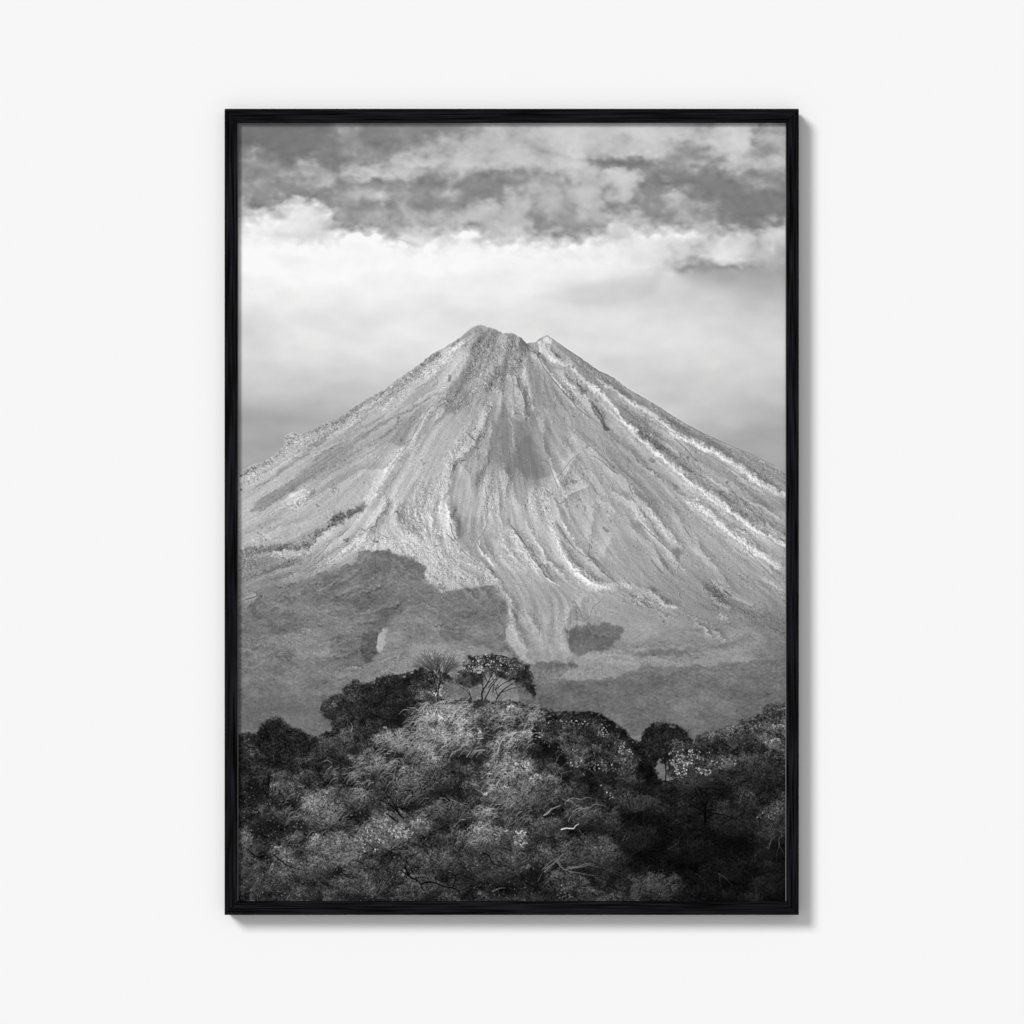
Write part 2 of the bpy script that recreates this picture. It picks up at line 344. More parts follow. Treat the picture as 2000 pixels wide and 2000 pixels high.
def zone(P, v=None, a=1., r=None, s=None, sc=None, warp=1.5, fine=.8, soft=1.2):
    global tone, rough, strk, strc
    m = pmask(P, warp, fine, soft)
    m0 = m
    if soft > 1.0: m0 = pmask(P, warp + 1, fine + 1.2, soft + 2.2)
    if v is not None and soft > 1.0: m = .72 * m + .28 * m0
    if v is not None: tone = tone * (1 - a * m) + v * a * m
    if r is not None: rough = rough * (1 - m0) + r * m0
    if s is not None: strk = strk * (1 - m0) + s * m0
    if sc is not None: strc = strc * (1 - m0) + sc * m0
def band(P, w0, w1, v, a=.8, r=None, s=None, warp=1.5, fine=1.0, soft=1.2):
    Q = spline(P, 6.); d = np.gradient(Q, axis=0); d /= np.hypot(d[:, 0], d[:, 1])[:, None]
    n = np.stack([-d[:, 1], d[:, 0]], 1); t = np.linspace(0, 1, len(Q))[:, None]; w = (w0 * (1 - t) + w1 * t) / 2
    zone(np.vstack([Q + n * w, (Q - n * w)[::-1]]), v, a, r, s, None, warp, fine, soft)

# --- left flank -------------------------------------------------------
zone(T('C', [(20,1560),(300,1430),(640,1190),(980,1030),(1400,770),(1840,440),(1932,395),(1932,600),(1700,700),(1450,840),(1250,930),(1000,1130),(800,1270),(600,1300),(300,1530),(20,1720)]), None, 1, 20, 4)
zone(T('C', [(20,1562),(300,1430),(450,1340),(470,1370),(300,1480),(120,1580),(20,1620)]), 150, .7, 26)
zone(T('C', [(620,1200),(980,1030),(1400,770),(1620,610),(1860,440),(1932,410),(1932,450),(1700,620),(1560,700),(1400,810),(1250,900),(1020,1070),(700,1240)]), 138, .75, 24)
zone(T('C', [(640,1220),(900,1110),(1040,1090),(900,1190),(760,1280),(640,1290)]), 190, .6, 28)
zone(T('C', [(450,1215),(560,1165),(600,1215),(540,1290),(460,1300)]), 176, .8, 30)
zone(T('D', [(100,640),(300,470),(480,300),(540,300),(400,430),(260,560),(100,690),(0,770),(-300,990),(-300,960),(0,700)]), 205, .75, 26)
zone(T('D', [(380,360),(470,290),(480,310),(420,360)]), 110, .7, 10)
band(T('C', [(110,1750),(400,1565),(600,1420),(760,1290),(880,1210)]), 3, 9, 142, .8, 3, 7)
zone(T('C', [(130,1932),(240,1800),(420,1690),(620,1570),(900,1380),(1150,1215),(1350,1090),(1560,990),(1800,870),(1900,800),(1930,790),(1800,900),(1560,1010),(1400,1110),(1200,1240),(1000,1390),(760,1560),(620,1660),(420,1790),(250,1932)]), 145, .85, 3, 8, soft=1.0)
band(T('C', [(560,1600),(800,1420),(1000,1270),(1200,1130),(1400,1030)]), 7, 4, 143, .6, 3, 7)
zone(T('C', [(1370,1210),(1500,1100),(1700,980),(1900,860),(1860,960),(1750,1130),(1640,1270),(1560,1330),(1450,1270),(1300,1340)]), 145, .85, 3, 7, soft=1.8)
band(T('C', [(1932,960),(1750,1120),(1600,1330),(1400,1600),(1300,1800)]), 9, 12, 186, .6, 14, 6, soft=2.5)
band(T('D', [(480,540),(250,880),(0,1310)]), 5, 12, 182, .5, 8, 5, soft=2)
zone(T('C', [(480,1850),(520,1750),(640,1710),(720,1740),(660,1820),(560,1900),(490,1900)]), 205, .8, 30, 2)
zone(T('C', [(690,1730),(740,1700),(740,1760),(680,1790)]), 120, .7, 20)
zone(T('C', [(880,1720),(920,1660),(1000,1690),(940,1730)]), 160, .7, 34)
zone(T('C', [(300,1500),(700,1250),(860,1190),(560,1400),(300,1570),(60,1700),(30,1660)]), 188, .5, 14)
band(T('C', [(1020,1120),(1300,920),(1500,850),(1700,720)]), 10, 5, 190, .5, 12, 8)
# rough dark cliffs on the lower left
band(T('F', [(1210,120),(1100,190),(1000,250),(900,310),(760,400),(700,480),(560,530),(400,530),(200,560),(60,600)]), 13, 12, 128, .8, 40, 2, warp=3, fine=2)
zone(T('F', [(890,240),(1000,200),(1030,290),(900,320)]), 108, .7, 30)
zone(T('F', [(1040,170),(1200,120),(1190,170),(1060,240)]), 105, .7, 28)
zone(T('F', [(30,600),(300,560),(620,620),(600,680),(300,760),(100,820),(20,760)]), 132, .8, 14)
zone(T('F', [(340,560),(640,600),(600,640),(380,620)]), 178, .5, 24)
zone(T('F', [(640,690),(1100,440),(1250,350),(1100,460),(1000,560),(800,700),(520,790)]), 172, .5, 8, 7)
zone(T('F', [(200,400),(420,340),(400,460),(240,500),(150,520)]), 182, .6, 18)
# bright lava fan above the vegetation
zone(T('F', [(980,520),(1200,370),(1440,430),(1600,450),(1932,480),(1932,900),(1790,760),(1640,610),(1450,545),(1200,550),(1000,590),(900,680),(760,720)]), 192, .8, 24, 3)
zone(T('F', [(1540,80),(1932,60),(1932,470),(1650,400),(1520,280),(1500,180)]), 172, .7, 24, 3)
band(T('F', [(1450,40),(1400,150),(1320,300),(1240,360)]), 9, 7, 125, .8, 34, 2, warp=2)
band(T('F', [(1530,190),(1560,320),(1620,400)]), 10, 8, 135, .6, 30, 2)
# --- summit ------------------------------------------------------------
zone(T('D', [(480,300),(640,170),(960,240),(1090,330),(1130,400),(1060,520),(930,640),(900,800),(740,800),(640,760),(560,900),(440,1010),(320,980),(340,800),(500,600),(560,420)]), 148, .75, 15, 2)
for P in [[(330,830),(480,740),(560,790),(540,900),(420,1010),(330,960)], [(620,600),(760,520),(740,680),(700,760),(620,880),(600,760)], [(560,560),(640,560),(600,680),(500,740),(450,680)],
          [(820,560),(930,560),(900,700),(820,700),(740,760),(760,640)], [(850,320),(1030,260),(1060,400),(1000,560),(920,600),(900,420)], [(600,280),(760,230),(800,300),(700,380),(620,420)]]:
    zone(T('D', P), 134, .6, 24, 2, warp=2.5, fine=1.5, soft=1.6)
for P in [[(560,740),(660,640),(780,540),(860,460),(800,560),(700,660),(640,760),(600,820)], [(840,250),(960,250),(920,330),(800,340)], [(960,640),(1010,700),(1050,800),(960,850),(920,800)], [(640,780),(740,800),(720,860),(640,880)]]:
    zone(T('D', P), 168, .7, 5, 4, soft=2)
zone(T('D', [(1020,260),(1090,330),(1130,390),(1100,430),(1020,400)]), 120, .6, 16)
# notch and right summit
zone(T('D', [(1100,335),(1200,330),(1230,420),(1330,520),(1200,480),(1130,390)]), 160, .8, 8, 4)
zone(T('D', [(1200,340),(1290,262),(1380,340),(1500,520),(1520,560),(1400,520),(1250,420)]), 200, .85, 26, 3)
zone(T('D', [(1350,420),(1440,410),(1500,490),(1400,470)]), 150, .8, 8)
zone(T('D', [(1330,300),(1500,402),(1780,592),(1932,665),(1932,780),(1700,640),(1550,520),(1400,380)]), 142, .75, 10)
# smooth grey fan right of centre
zone(T('D', [(1120,440),(1260,560),(1480,830),(1560,960),(1440,960),(1290,940),(1160,930),(1120,700)]), 146, .75, 4, 3, soft=2)
zone(T('D', [(1340,600),(1500,560),(1660,760),(1700,900),(1760,1060),(1600,960),(1480,820),(1360,680)]), 178, .75, 20, 3)
zone(T('D', [(1460,600),(1560,690),(1680,800),(1640,830),(1600,760),(1500,690)]), 115, .75, 8)
zone(T('D', [(1700,860),(1790,960),(1810,1060),(1870,1150),(1840,1160),(1780,1060),(1720,960)]), 104, .85, 5)
band(T('D', [(1500,520),(1580,620),(1700,720),(1932,900)]), 5, 4, 205, .8, 22)
# --- the dark scree tongue in the middle --------------------------------
zone(T('D', [(880,900),(940,1020),(1010,1060),(1080,1060),(1130,960),(1190,980),(1240,1120),(1260,1330),(1330,1480),(1340,1600),(1130,1640),(1060,1560),(1010,1500),(960,1620),(930,1700),(900,1500),(760,1440),(740,1300),(800,1150),(840,1000)]), 135, .88, 2.5, 3, soft=1.8)
zone(T('D', [(620,1540),(700,1500),(760,1340),(800,1300),(720,1500),(700,1620),(640,1740),(620,1680)]), 134, .8, 4, 4, soft=1.0)
zone(T('D', [(940,1380),(1100,1200),(1250,1350),(1280,1600),(1100,1620),(1000,1500),(950,1600)]), 122, .85, 2, 3, soft=2)
band(T('D', [(925,1030),(965,1130),(975,1240),(1005,1340)]), 2.5, 2, 176, .8, 3, soft=.8)
band(T('D', [(1190,1030),(1240,1160)]), 2.5, 2, 170, .7, 3, soft=.8)
band(T('D', [(700,1100),(740,1250),(700,1420),(640,1560)]), 3, 3, 178, .5, 3)
# boulders
zone(T('D', [(570,1180),(650,1120),(700,1200),(660,1310),(600,1320)]), 155, .8, 42, 2, warp=2)
zone(T('D', [(690,1000),(760,850),(800,880),(760,1000),(740,1120)]), 162, .7, 28, 2)
zone(T('D', [(380,1400),(450,1380),(440,1520),(400,1580),(360,1520)]), 140, .8, 38, 2, warp=2)
zone(T('D', [(300,1400),(420,1300),(560,1160),(640,1340),(520,1450),(440,1400),(380,1560),(300,1600),(0,1640),(0,1932),(220,1932),(380,1700),(420,1560)]), 172, .5, 22, 2)
zone(T('D', [(920,880),(1060,860),(1110,980),(1060,1030),(980,1000)]), 160, .7, 26, 2)
band(T('D', [(990,630),(1040,760),(1090,880),(1110,1010)]), 3, 6, 112, .7, 14)
band(T('D', [(1085,480),(1080,600),(1100,720)]), 5, 4, 190, .7, 14)
band(T('D', [(1090,720),(1110,860),(1140,920)]), 3, 4, 120, .6, 16)
# bright central debris
zone(T('D', [(700,1640),(850,1500),(920,1600),(920,1932),(740,1932)]), 176, .6, 12, 9)
zone(T('D', [(1140,1700),(1300,1700),(1340,1932),(1100,1932)]), 180, .6, 26, 6)
zone(T('D', [(1380,1600),(1500,1480),(1720,1540),(1760,1700),(1600,1760),(1420,1840)]), 174, .6, 12, 5)
zone(T('D', [(1330,1330),(1480,1200),(1540,1300),(1400,1440)]), 162, .6, 18, 4)
# --- right flank ridges --------------------------------------------------
zone(T('E', [(-20,480),(290,662),(400,757),(720,942),(1100,1172),(1932,1570),(1932,1760),(1700,1640),(1400,1450),(1100,1260),(800,1090),(600,980),(380,830),(200,690),(60,590)]), 142, .8, 8, 4)
def ridge(P, w0, w1, v=212, r=34, dark=118, dw=5):
    band(P + np.array([2.0, -3.5]), dw * .8, dw * 1.6, dark + 20, .5, 12, soft=1.6)
    band(P, w0, w1, v, .85, r, 2, warp=1.6, fine=1.6)
    band(P + np.array([-3.0, w1 * .55]), 2, 3, dark + 10, .45, 8, soft=1.0)
ridge(T('E', [(120,680),(300,790),(480,910),(620,1010)]), 4, 9, 210, 30)
ridge(T('E', [(600,1000),(760,1110),(900,1210),(1080,1290),(1280,1390),(1450,1500),(1640,1640),(1820,1750),(1932,1830)]), 9, 16, 215, 34)
ridge(T('E', [(0,700),(150,810),(280,930),(380,1080),(520,1220),(700,1370),(850,1510),(1000,1640),(1200,1780),(1400,1920)]), 4, 14, 208, 32)
ridge(T('H', [(1180,0),(1330,110),(1420,210),(1560,300),(1750,420),(1932,520)]), 10, 9, 205, 30)
ridge(T('H', [(960,60),(1150,170),(1300,310),(1450,430),(1600,540),(1750,650),(1820,740)]), 11, 16, 205, 34)
zone(T('E', [(620,1010),(900,1270),(1060,1430),(1500,1730),(1700,1900),(1932,1932),(1932,1840),(1640,1660),(1280,1420),(1000,1300),(800,1160)]), 140, .8, 4, 4, soft=2)
band(T('E', [(1030,1480),(1300,1680),(1500,1830),(1660,1932)]), 2, 3, 186, .8, 4, soft=.8)
band(T('H', [(1480,40),(1700,190),(1932,380)]), 3, 4, 190, .8, 6, soft=.8)
zone(T('E', [(330,880),(560,1030),(700,1200),(900,1400),(1060,1500),(900,1420),(700,1330),(540,1200),(480,1090)]), 128, .7, 15)
zone(T('E', [(900,1340),(1000,1420),(1200,1620),(1400,1850),(1500,1932),(1350,1850),(1100,1640),(900,1480)]), 138, .6, 15)
zone(T('H', [(1330,40),(1550,160),(1740,290),(1932,420),(1932,330),(1700,170),(1400,0)]), 138, .7, 16)
zone(T('H', [(1600,220),(1700,250),(1740,320),(1640,290)]), 112, .6, 12)
zone(T('E', [(130,1180),(300,1240),(480,1350),(560,1440),(700,1560),(900,1700),(1000,1932),(600,1932),(300,1500)]), 150, .7, 4, 5)
zone(T('H', [(500,0),(800,0),(1050,180),(1300,380),(1450,520),(1600,700),(1700,900),(1500,800),(1200,400),(900,280)]), 156, .6, 5, 6)
zone(T('H', [(430,20),(560,100),(700,200),(780,360),(930,560),(800,440),(640,330),(560,240)]), 184, .6, 18, 5)
zone(T('H', [(1440,760),(1700,840),(1900,980),(1932,1060),(1700,920),(1500,880)]), 150, .6, 24)
zone(T('H', [(380,330),(560,420),(700,560),(800,700),(890,740),(870,830),(760,780),(640,640),(520,540),(400,420)]), 148, .8, 4, 5, soft=3)
zone(T('H', [(840,550),(900,530),(945,570),(900,650),(860,600)]), 128, .8, 3)
zone(T('H', [(600,440),(760,520),(890,680),(880,740),(780,640),(640,520)]), 176, .5, 10)
zone(T('H', [(1130,870),(1270,870),(1400,980),(1340,1000),(1250,1100),(1150,920)]), 122, .7, 18, soft=2.5)
zone(T('H', [(1060,1040),(1300,1080),(1500,1110),(1780,1190),(1600,1200),(1380,1130),(1200,1110)]), 124, .7, 12, soft=2)
zone(T('H', [(700,960),(860,1080),(780,1060),(650,960)]), 120, .7, 10)
zone(T('H', [(600,900),(670,890),(690,940),(640,940)]), 122, .7, 8)
band(T('H', [(0,720),(60,830),(180,890),(330,880),(480,900),(620,950),(760,1050),(900,1110)]), 11, 4, 196, .75, 20, warp=1)
band(T('H', [(0,940),(150,950),(300,950),(430,930)]), 2.2, 2, 134, .6, 3)
zone(T('H', [(340,990),(560,970),(700,1060),(560,1110),(400,1060)]), 148, .6, 24)
zone(T('H', [(1270,1160),(1340,1150),(1370,1220),(1300,1210)]), 190, .6, 34)
band(T('H', [(1040,1230),(1120,1260),(1170,1320),(1200,1370)]), 2, 4, 190, .8, 10)
band(T('H', [(1230,1320),(1290,1360),(1335,1425)]), 2, 3, 182, .7, 8)
zone(T('H', [(0,1180),(170,1180),(180,1240),(40,1260)]), 138, .6, 6)
# --- lava tongues, centre -------------------------------------------------
band(T('G', [(1340,260),(1400,440),(1480,600),(1600,760),(1740,860),(1860,900)]), 9, 13, 204, .8, 26)
band(T('G', [(1370,280),(1480,450),(1600,600),(1700,740),(1850,860)]), 9, 6, 146, .6, 6)
band(T('G', [(920,280),(1030,430),(1110,560),(1220,700),(1300,800)]), 4, 6, 118, .6, 16)
zone(T('G', [(840,400),(960,300),(1080,480),(1180,640),(1280,760),(1100,720),(960,640),(860,500)]), 186, .75, 18)
band(T('G', [(850,500),(950,620),(1060,720)]), 3, 3, 128, .5, 8)
band(T('G', [(800,540),(920,640),(1000,740)]), 9, 8, 182, .6, 20)
band(T('G', [(1250,760),(1330,840),(1400,890)]), 3, 2.5, 202, .8, 4, soft=.8)
zone(T('G', [(370,100),(460,300),(460,460),(400,470),(380,300)]), 150, .7, 36, warp=2)
zone(T('G', [(180,230),(340,60),(380,300),(350,420),(220,400)]), 205, .6, 24)
zone(T('G', [(460,260),(700,240),(640,440),(480,520),(440,420)]), 156, .7, 5, 7)
zone(T('G', [(640,460),(700,380),(830,420),(780,540),(700,560)]), 156, .6, 5)
zone(T('G', [(620,800),(700,690),(800,760),(760,860),(640,870)]), 140, .7, 26)
zone(T('G', [(0,560),(440,480),(700,700),(780,860),(500,920),(270,960),(150,800),(0,640)]), 186, .5, 22)
for P, v in [([(1180,380),(1220,470),(1300,600)], 205), ([(1180,600),(1290,680)], 210), ([(1080,260),(1130,350)], 200), ([(690,570),(740,620),(790,690)], 214), ([(640,460),(690,560)], 205),
             ([(1440,310),(1500,400),(1560,480)], 200), ([(1380,740),(1500,800),(1600,860)], 190)]:
    band(T('G', P), 2.4, 2.4, v, .8, 6, soft=.7)
# side wall of the right lobe, thin dark cracks
# --- vegetation on the lower slopes ----------------------------------------
vegL = cat(T('F', [(-40,1160),(80,1110),(220,1030),(450,950),(480,860),(700,800),(980,720),(1100,655),(1150,590),(1250,550),(1440,555),(1600,600),(1740,680),(1790,750)]),
           T('G', [(140,830),(200,900),(270,960),(500,920),(640,880),(790,880),(850,940),(900,1000),(930,1080),(930,1160),(955,1220),(910,1290),(890,1400),(960,1480),(1030,1560),(1050,1640),
                   (1150,1650),(1250,1605),(1400,1620),(1540,1600),(1540,1932),(-1800,1932)]))
vegL = cat(vegL, T('P', [(1200,1800),(400,1800)]))
zone(vegL, None, 1, 9, 1.5, .5, warp=1.2, fine=1.2)
m = np.clip((pmask(vegL, 2.5, 1.5, 3.5) + .15 * gn(2.5, 731) + .13 * gn(7, 732) - .5) * 6 + .5, 0, 1)
tone = tone * (1 - .68 * m) + 119 * .68 * m
tone += m * (4 * gn(16, 733, 7) + 3 * gn(6, 734, 3.5))
zone(T('F', [(1240,550),(1440,555),(1600,600),(1740,680),(1790,750),(1770,820),(1700,800),(1500,640),(1300,600)]), 112, .7, 5, soft=2)
zone(T('F', [(1100,640),(1500,600),(1700,760),(1640,860),(1400,820),(1150,720)]), 132, .55, 20, 1, warp=4, soft=4)
zone(T('F', [(560,560+0),(0,560)]+[(0,561)]), None)
zone(T('F', [(480,850),(900,840),(850,980),(560,960)]), 122, .4, 18, 1, warp=4, soft=4)
zone(T('F', [(480,1290),(850,1280),(900,1400),(860,1540),(600,1540),(400,1420)]), 136, .75, 20, 1, warp=3, soft=3)
zone(T('F', [(20,1400),(400,1390),(420,1520),(180,1560),(20,1560)]), 128, .6, 18, 1, warp=3, soft=3)
zone(T('F', [(1180,1500),(1200,1340),(1330,1310),(1345,1400),(1340,1530),(1220,1640)]), 84, .9, 4, soft=1.0)
zone(T('F', [(1580,1110),(1470,1190),(1350,1310),(1250,1300),(1400,1080),(1560,1060)]), 92, .75, 5, soft=2)
zone(T('F', [(1590,1120),(1932,1000),(1932,1460),(1640,1480),(1440,1440),(1360,1330),(1480,1210)]), 134, .75, 13, soft=1.0)
zone(T('F', [(1345,1350),(1400,1290),(1440,1290),(1415,1350),(1400,1420),(1440,1410),(1400,1490),(1352,1530),(1338,1450)]), 176, .85, 14, 2, soft=.9)
zone(T('F', [(1400,1290),(1560,1240),(1600,1300),(1540,1440),(1430,1470),(1400,1420)]), 146, .6, 12, soft=3)
zone(T('F', [(1480,1400),(1520,1320),(1560,1330),(1540,1420)]), 155, .7, 12)
zone(T('F', [(1220,1630),(1400,1520),(1600,1460),(1932,1450),(1932,1560),(1700,1700),(1320,1780),(1100,1760),(1050,1700)]), 135, .8, 15, 1.5)
band(T('F', [(1000,1675),(1180,1655)]), 1.5, 2, 165, .8, 4, soft=.7)
band(T('F', [(560,1660),(800,1680),(1000,1668)]), 4, 4, 100, .6, 4)
zone(T('G', [(0,960),(270,960),(500,920),(790,880),(900,1000),(930,1160),(700,1250),(400,1230),(0,1150)]), 112, .6, 10)
zone(T('G', [(440,1040),(560,1050),(740,1080),(800,1120),(600,1110)]), 128, .6, 26, warp=3, soft=2)
zone(T('G', [(850,1000),(930,1080),(930,1160),(860,1120)]), 100, .6, 5)
zone(T('G', [(450,1330),(600,1280),(850,1320),(880,1420),(700,1420)]), 134, .6, 12, warp=3, soft=3)
zone(T('G', [(0,1440),(500,1450),(1000,1520),(1040,1600),(700,1560),(0,1560)]), 148, .7, 17, warp=2)
zone(T('G', [(890,1420),(1000,1510),(1040,1590),(960,1560),(860,1480)]), 112, .7, 6)
zone(T('G', [(910,1290),(960,1240),(1060,1400),(1130,1500),(1090,1540),(1080,1600),(1030,1560),(960,1480),(890,1400)]), 172, .8, 16)
band(T('G', [(960,1180),(1010,1280),(1060,1400),(1120,1500)]), 6, 7, 126, .7, 12)
band(T('G', [(930,1060),(980,1150),(1010,1230)]), 4, 5, 132, .6, 10)
band(T('G', [(1090,1130),(1150,1230),(1220,1300)]), 5, 4, 130, .6, 14)
band(T('G', [(870,930),(960,1040),(1010,1130)]), 9, 7, 172, .6, 16)
zone(T('G', [(1440,1200),(1500,1170),(1460,1320),(1500,1450),(1530,1560),(1440,1560),(1400,1400)]), 176, .7, 18)
zone(T('G', [(1560,1080),(1600,1100),(1650,1220),(1560,1230)]), 118, .6, 8)
zone(cat(T('G', [(1470,1290),(1520,1310),(1570,1265),(1660,1248),(1760,1240)]), T('H', [(100,1237),(200,1245),(300,1262),(365,1282),(362,1330),(310,1400),(280,1465),(180,1495),(60,1520)]),
         T('G', [(1620,1545),(1560,1565),(1520,1500),(1480,1350)])), 104, .92, 5, 1, warp=2.2, fine=2.2)
# forest band on the right
forest = cat(T('G', [(1040,1640),(1150,1650),(1250,1605),(1400,1620),(1540,1620),(1640,1650),(1480,1700),(1420,1760),(1560,1790),(1932,1750)]),
             T('H', [(300,1745),(420,1690),(560,1640),(900,1650),(1200,1640),(1450,1600),(1980,1570)]), T('P', [(1560,1800),(1000,1800)]))
zone(forest, 107, .93, 5.5, .8, .4)
zone(T('G', [(1535,1610),(1600,1560),(1750,1520),(1932,1490),(1932,1600),(1800,1640),(1660,1640)]), 152, .8, 16)
zone(T('G', [(1430,1750),(1500,1690),(1750,1650),(1932,1600),(1932,1740),(1800,1780),(1560,1790)]), 146, .8, 15)
zone(T('H', [(380,1540),(560,1500),(800,1480),(1100,1450),(1400,1420),(1560,1330),(1620,1400),(1340,1490),(1000,1530),(600,1580)]), 116, .75, 9, 1, warp=2, soft=2)
zone(T('H', [(0,1650),(380,1590),(560,1560),(900,1540),(1250,1600),(1500,1580),(1300,1640),(560,1650),(300,1740),(0,1780)]), 134, .6, 14, 1)
zone(T('H', [(1450,1200),(1700,1220),(1932,1215),(1932,1600),(1500,1560),(1500,1480),(1720,1430),(1640,1330),(1560,1240)]), 116, .8, 7, 1, warp=3, soft=4)
zone(T('H', [(1480,1430),(1700,1400),(1750,1480),(1500,1540)]), 132, .5, 14, 1, warp=3, soft=3)

veg = pmask(cat(vegL[:40], T('P', [(1200,1800),(400,1800)])), 2, 1, 4)
low = np.clip((YY - 1180) / 60, 0, 1)
mot = fbm(14, 8, 4, 301, gain=.62); mot2 = fbm(46, 22, 3, 311)
zone(T('E', [(50,850),(90,900),(140,945),(170,1000),(200,1060),(238,1155),(200,1155),(150,1065),(110,1000),(75,950)]), 98, .92, 4, 2, soft=.8)
zone(T('D', [(1470,600),(1560,700),(1610,710),(1680,800),(1640,835),(1590,760),(1510,700)]), 112, .8, 8, soft=.9)
zone(T('D', [(1200,345),(1240,300),(1290,262),(1340,310),(1300,330),(1230,340),(1260,400),(1380,480),(1500,530),(1490,560),(1340,500),(1230,420)]), 216, .8, 22, soft=.9)
zone(T('D', [(1300,330),(1380,330),(1460,430),(1500,500),(1400,470),(1340,410)]), 150, .7, 14)
zone(T('D', [(560,1180),(640,1110),(700,1130),(720,1230),(660,1320),(590,1310)]), 150, .5, 44, 2)
relief = np.zeros((H, W), np.float32)
def crest(P, w, amp, wr=None):
    """a ridge: lit on its left, shaded on its right"""
    global relief
    Q = spline(P, 3.0); t = np.linspace(0, 1, len(Q)); wr = wr or w
    pad = int(max(w, wr) * 3) + 8
    x0 = max(0, int(Q[:, 0].min() - OX) - pad); x1 = min(W, int(Q[:, 0].max() - OX) + pad)
    y0 = max(0, int(Q[:, 1].min() - OY) - pad); y1 = min(H, int(Q[:, 1].max() - OY) + pad)
    sl = (slice(y0, y1), slice(x0, x1))
    px = XX[sl] + 1.0 * WX[sl] + 1.3 * FX[sl]; py = YY[sl] + 1.0 * WY[sl] + 1.3 * FY[sl]
    d2 = np.full(px.shape, 1e9, np.float32); sd = np.zeros(px.shape, np.float32); tt = np.zeros(px.shape, np.float32)
    D = np.gradient(Q, axis=0); ch = Q[-1] - Q[0]; sg = -1 if -ch[1] > 0 else 1
    for k in range(len(Q)):
        ex = px - Q[k, 0]; ey = py - Q[k, 1]; e = ex * ex + ey * ey; c = e < d2
        nx, ny = -D[k, 1], D[k, 0]
        nx, ny = nx * sg, ny * sg               # the side that points to the left
        n = math.hypot(nx, ny) + 1e-6
        d2 = np.where(c, e, d2); sd = np.where(c, (ex * nx + ey * ny) / n, sd); tt = np.where(c, t[k], tt)
    fade = np.clip(np.minimum(tt, 1 - tt) * 6, 0, 1)
    end = np.exp(-np.maximum(0, d2 - sd * sd) / 60.)
    u = np.where(sd > 0, sd / w, sd / wr)
    prof = u * np.exp(.5 - .5 * u * u) * 1.0
    prof = prof + .75 * np.exp(-(u - .15) ** 2 * 9) * (sd > -1)
    relief[sl] += amp * prof * fade * end
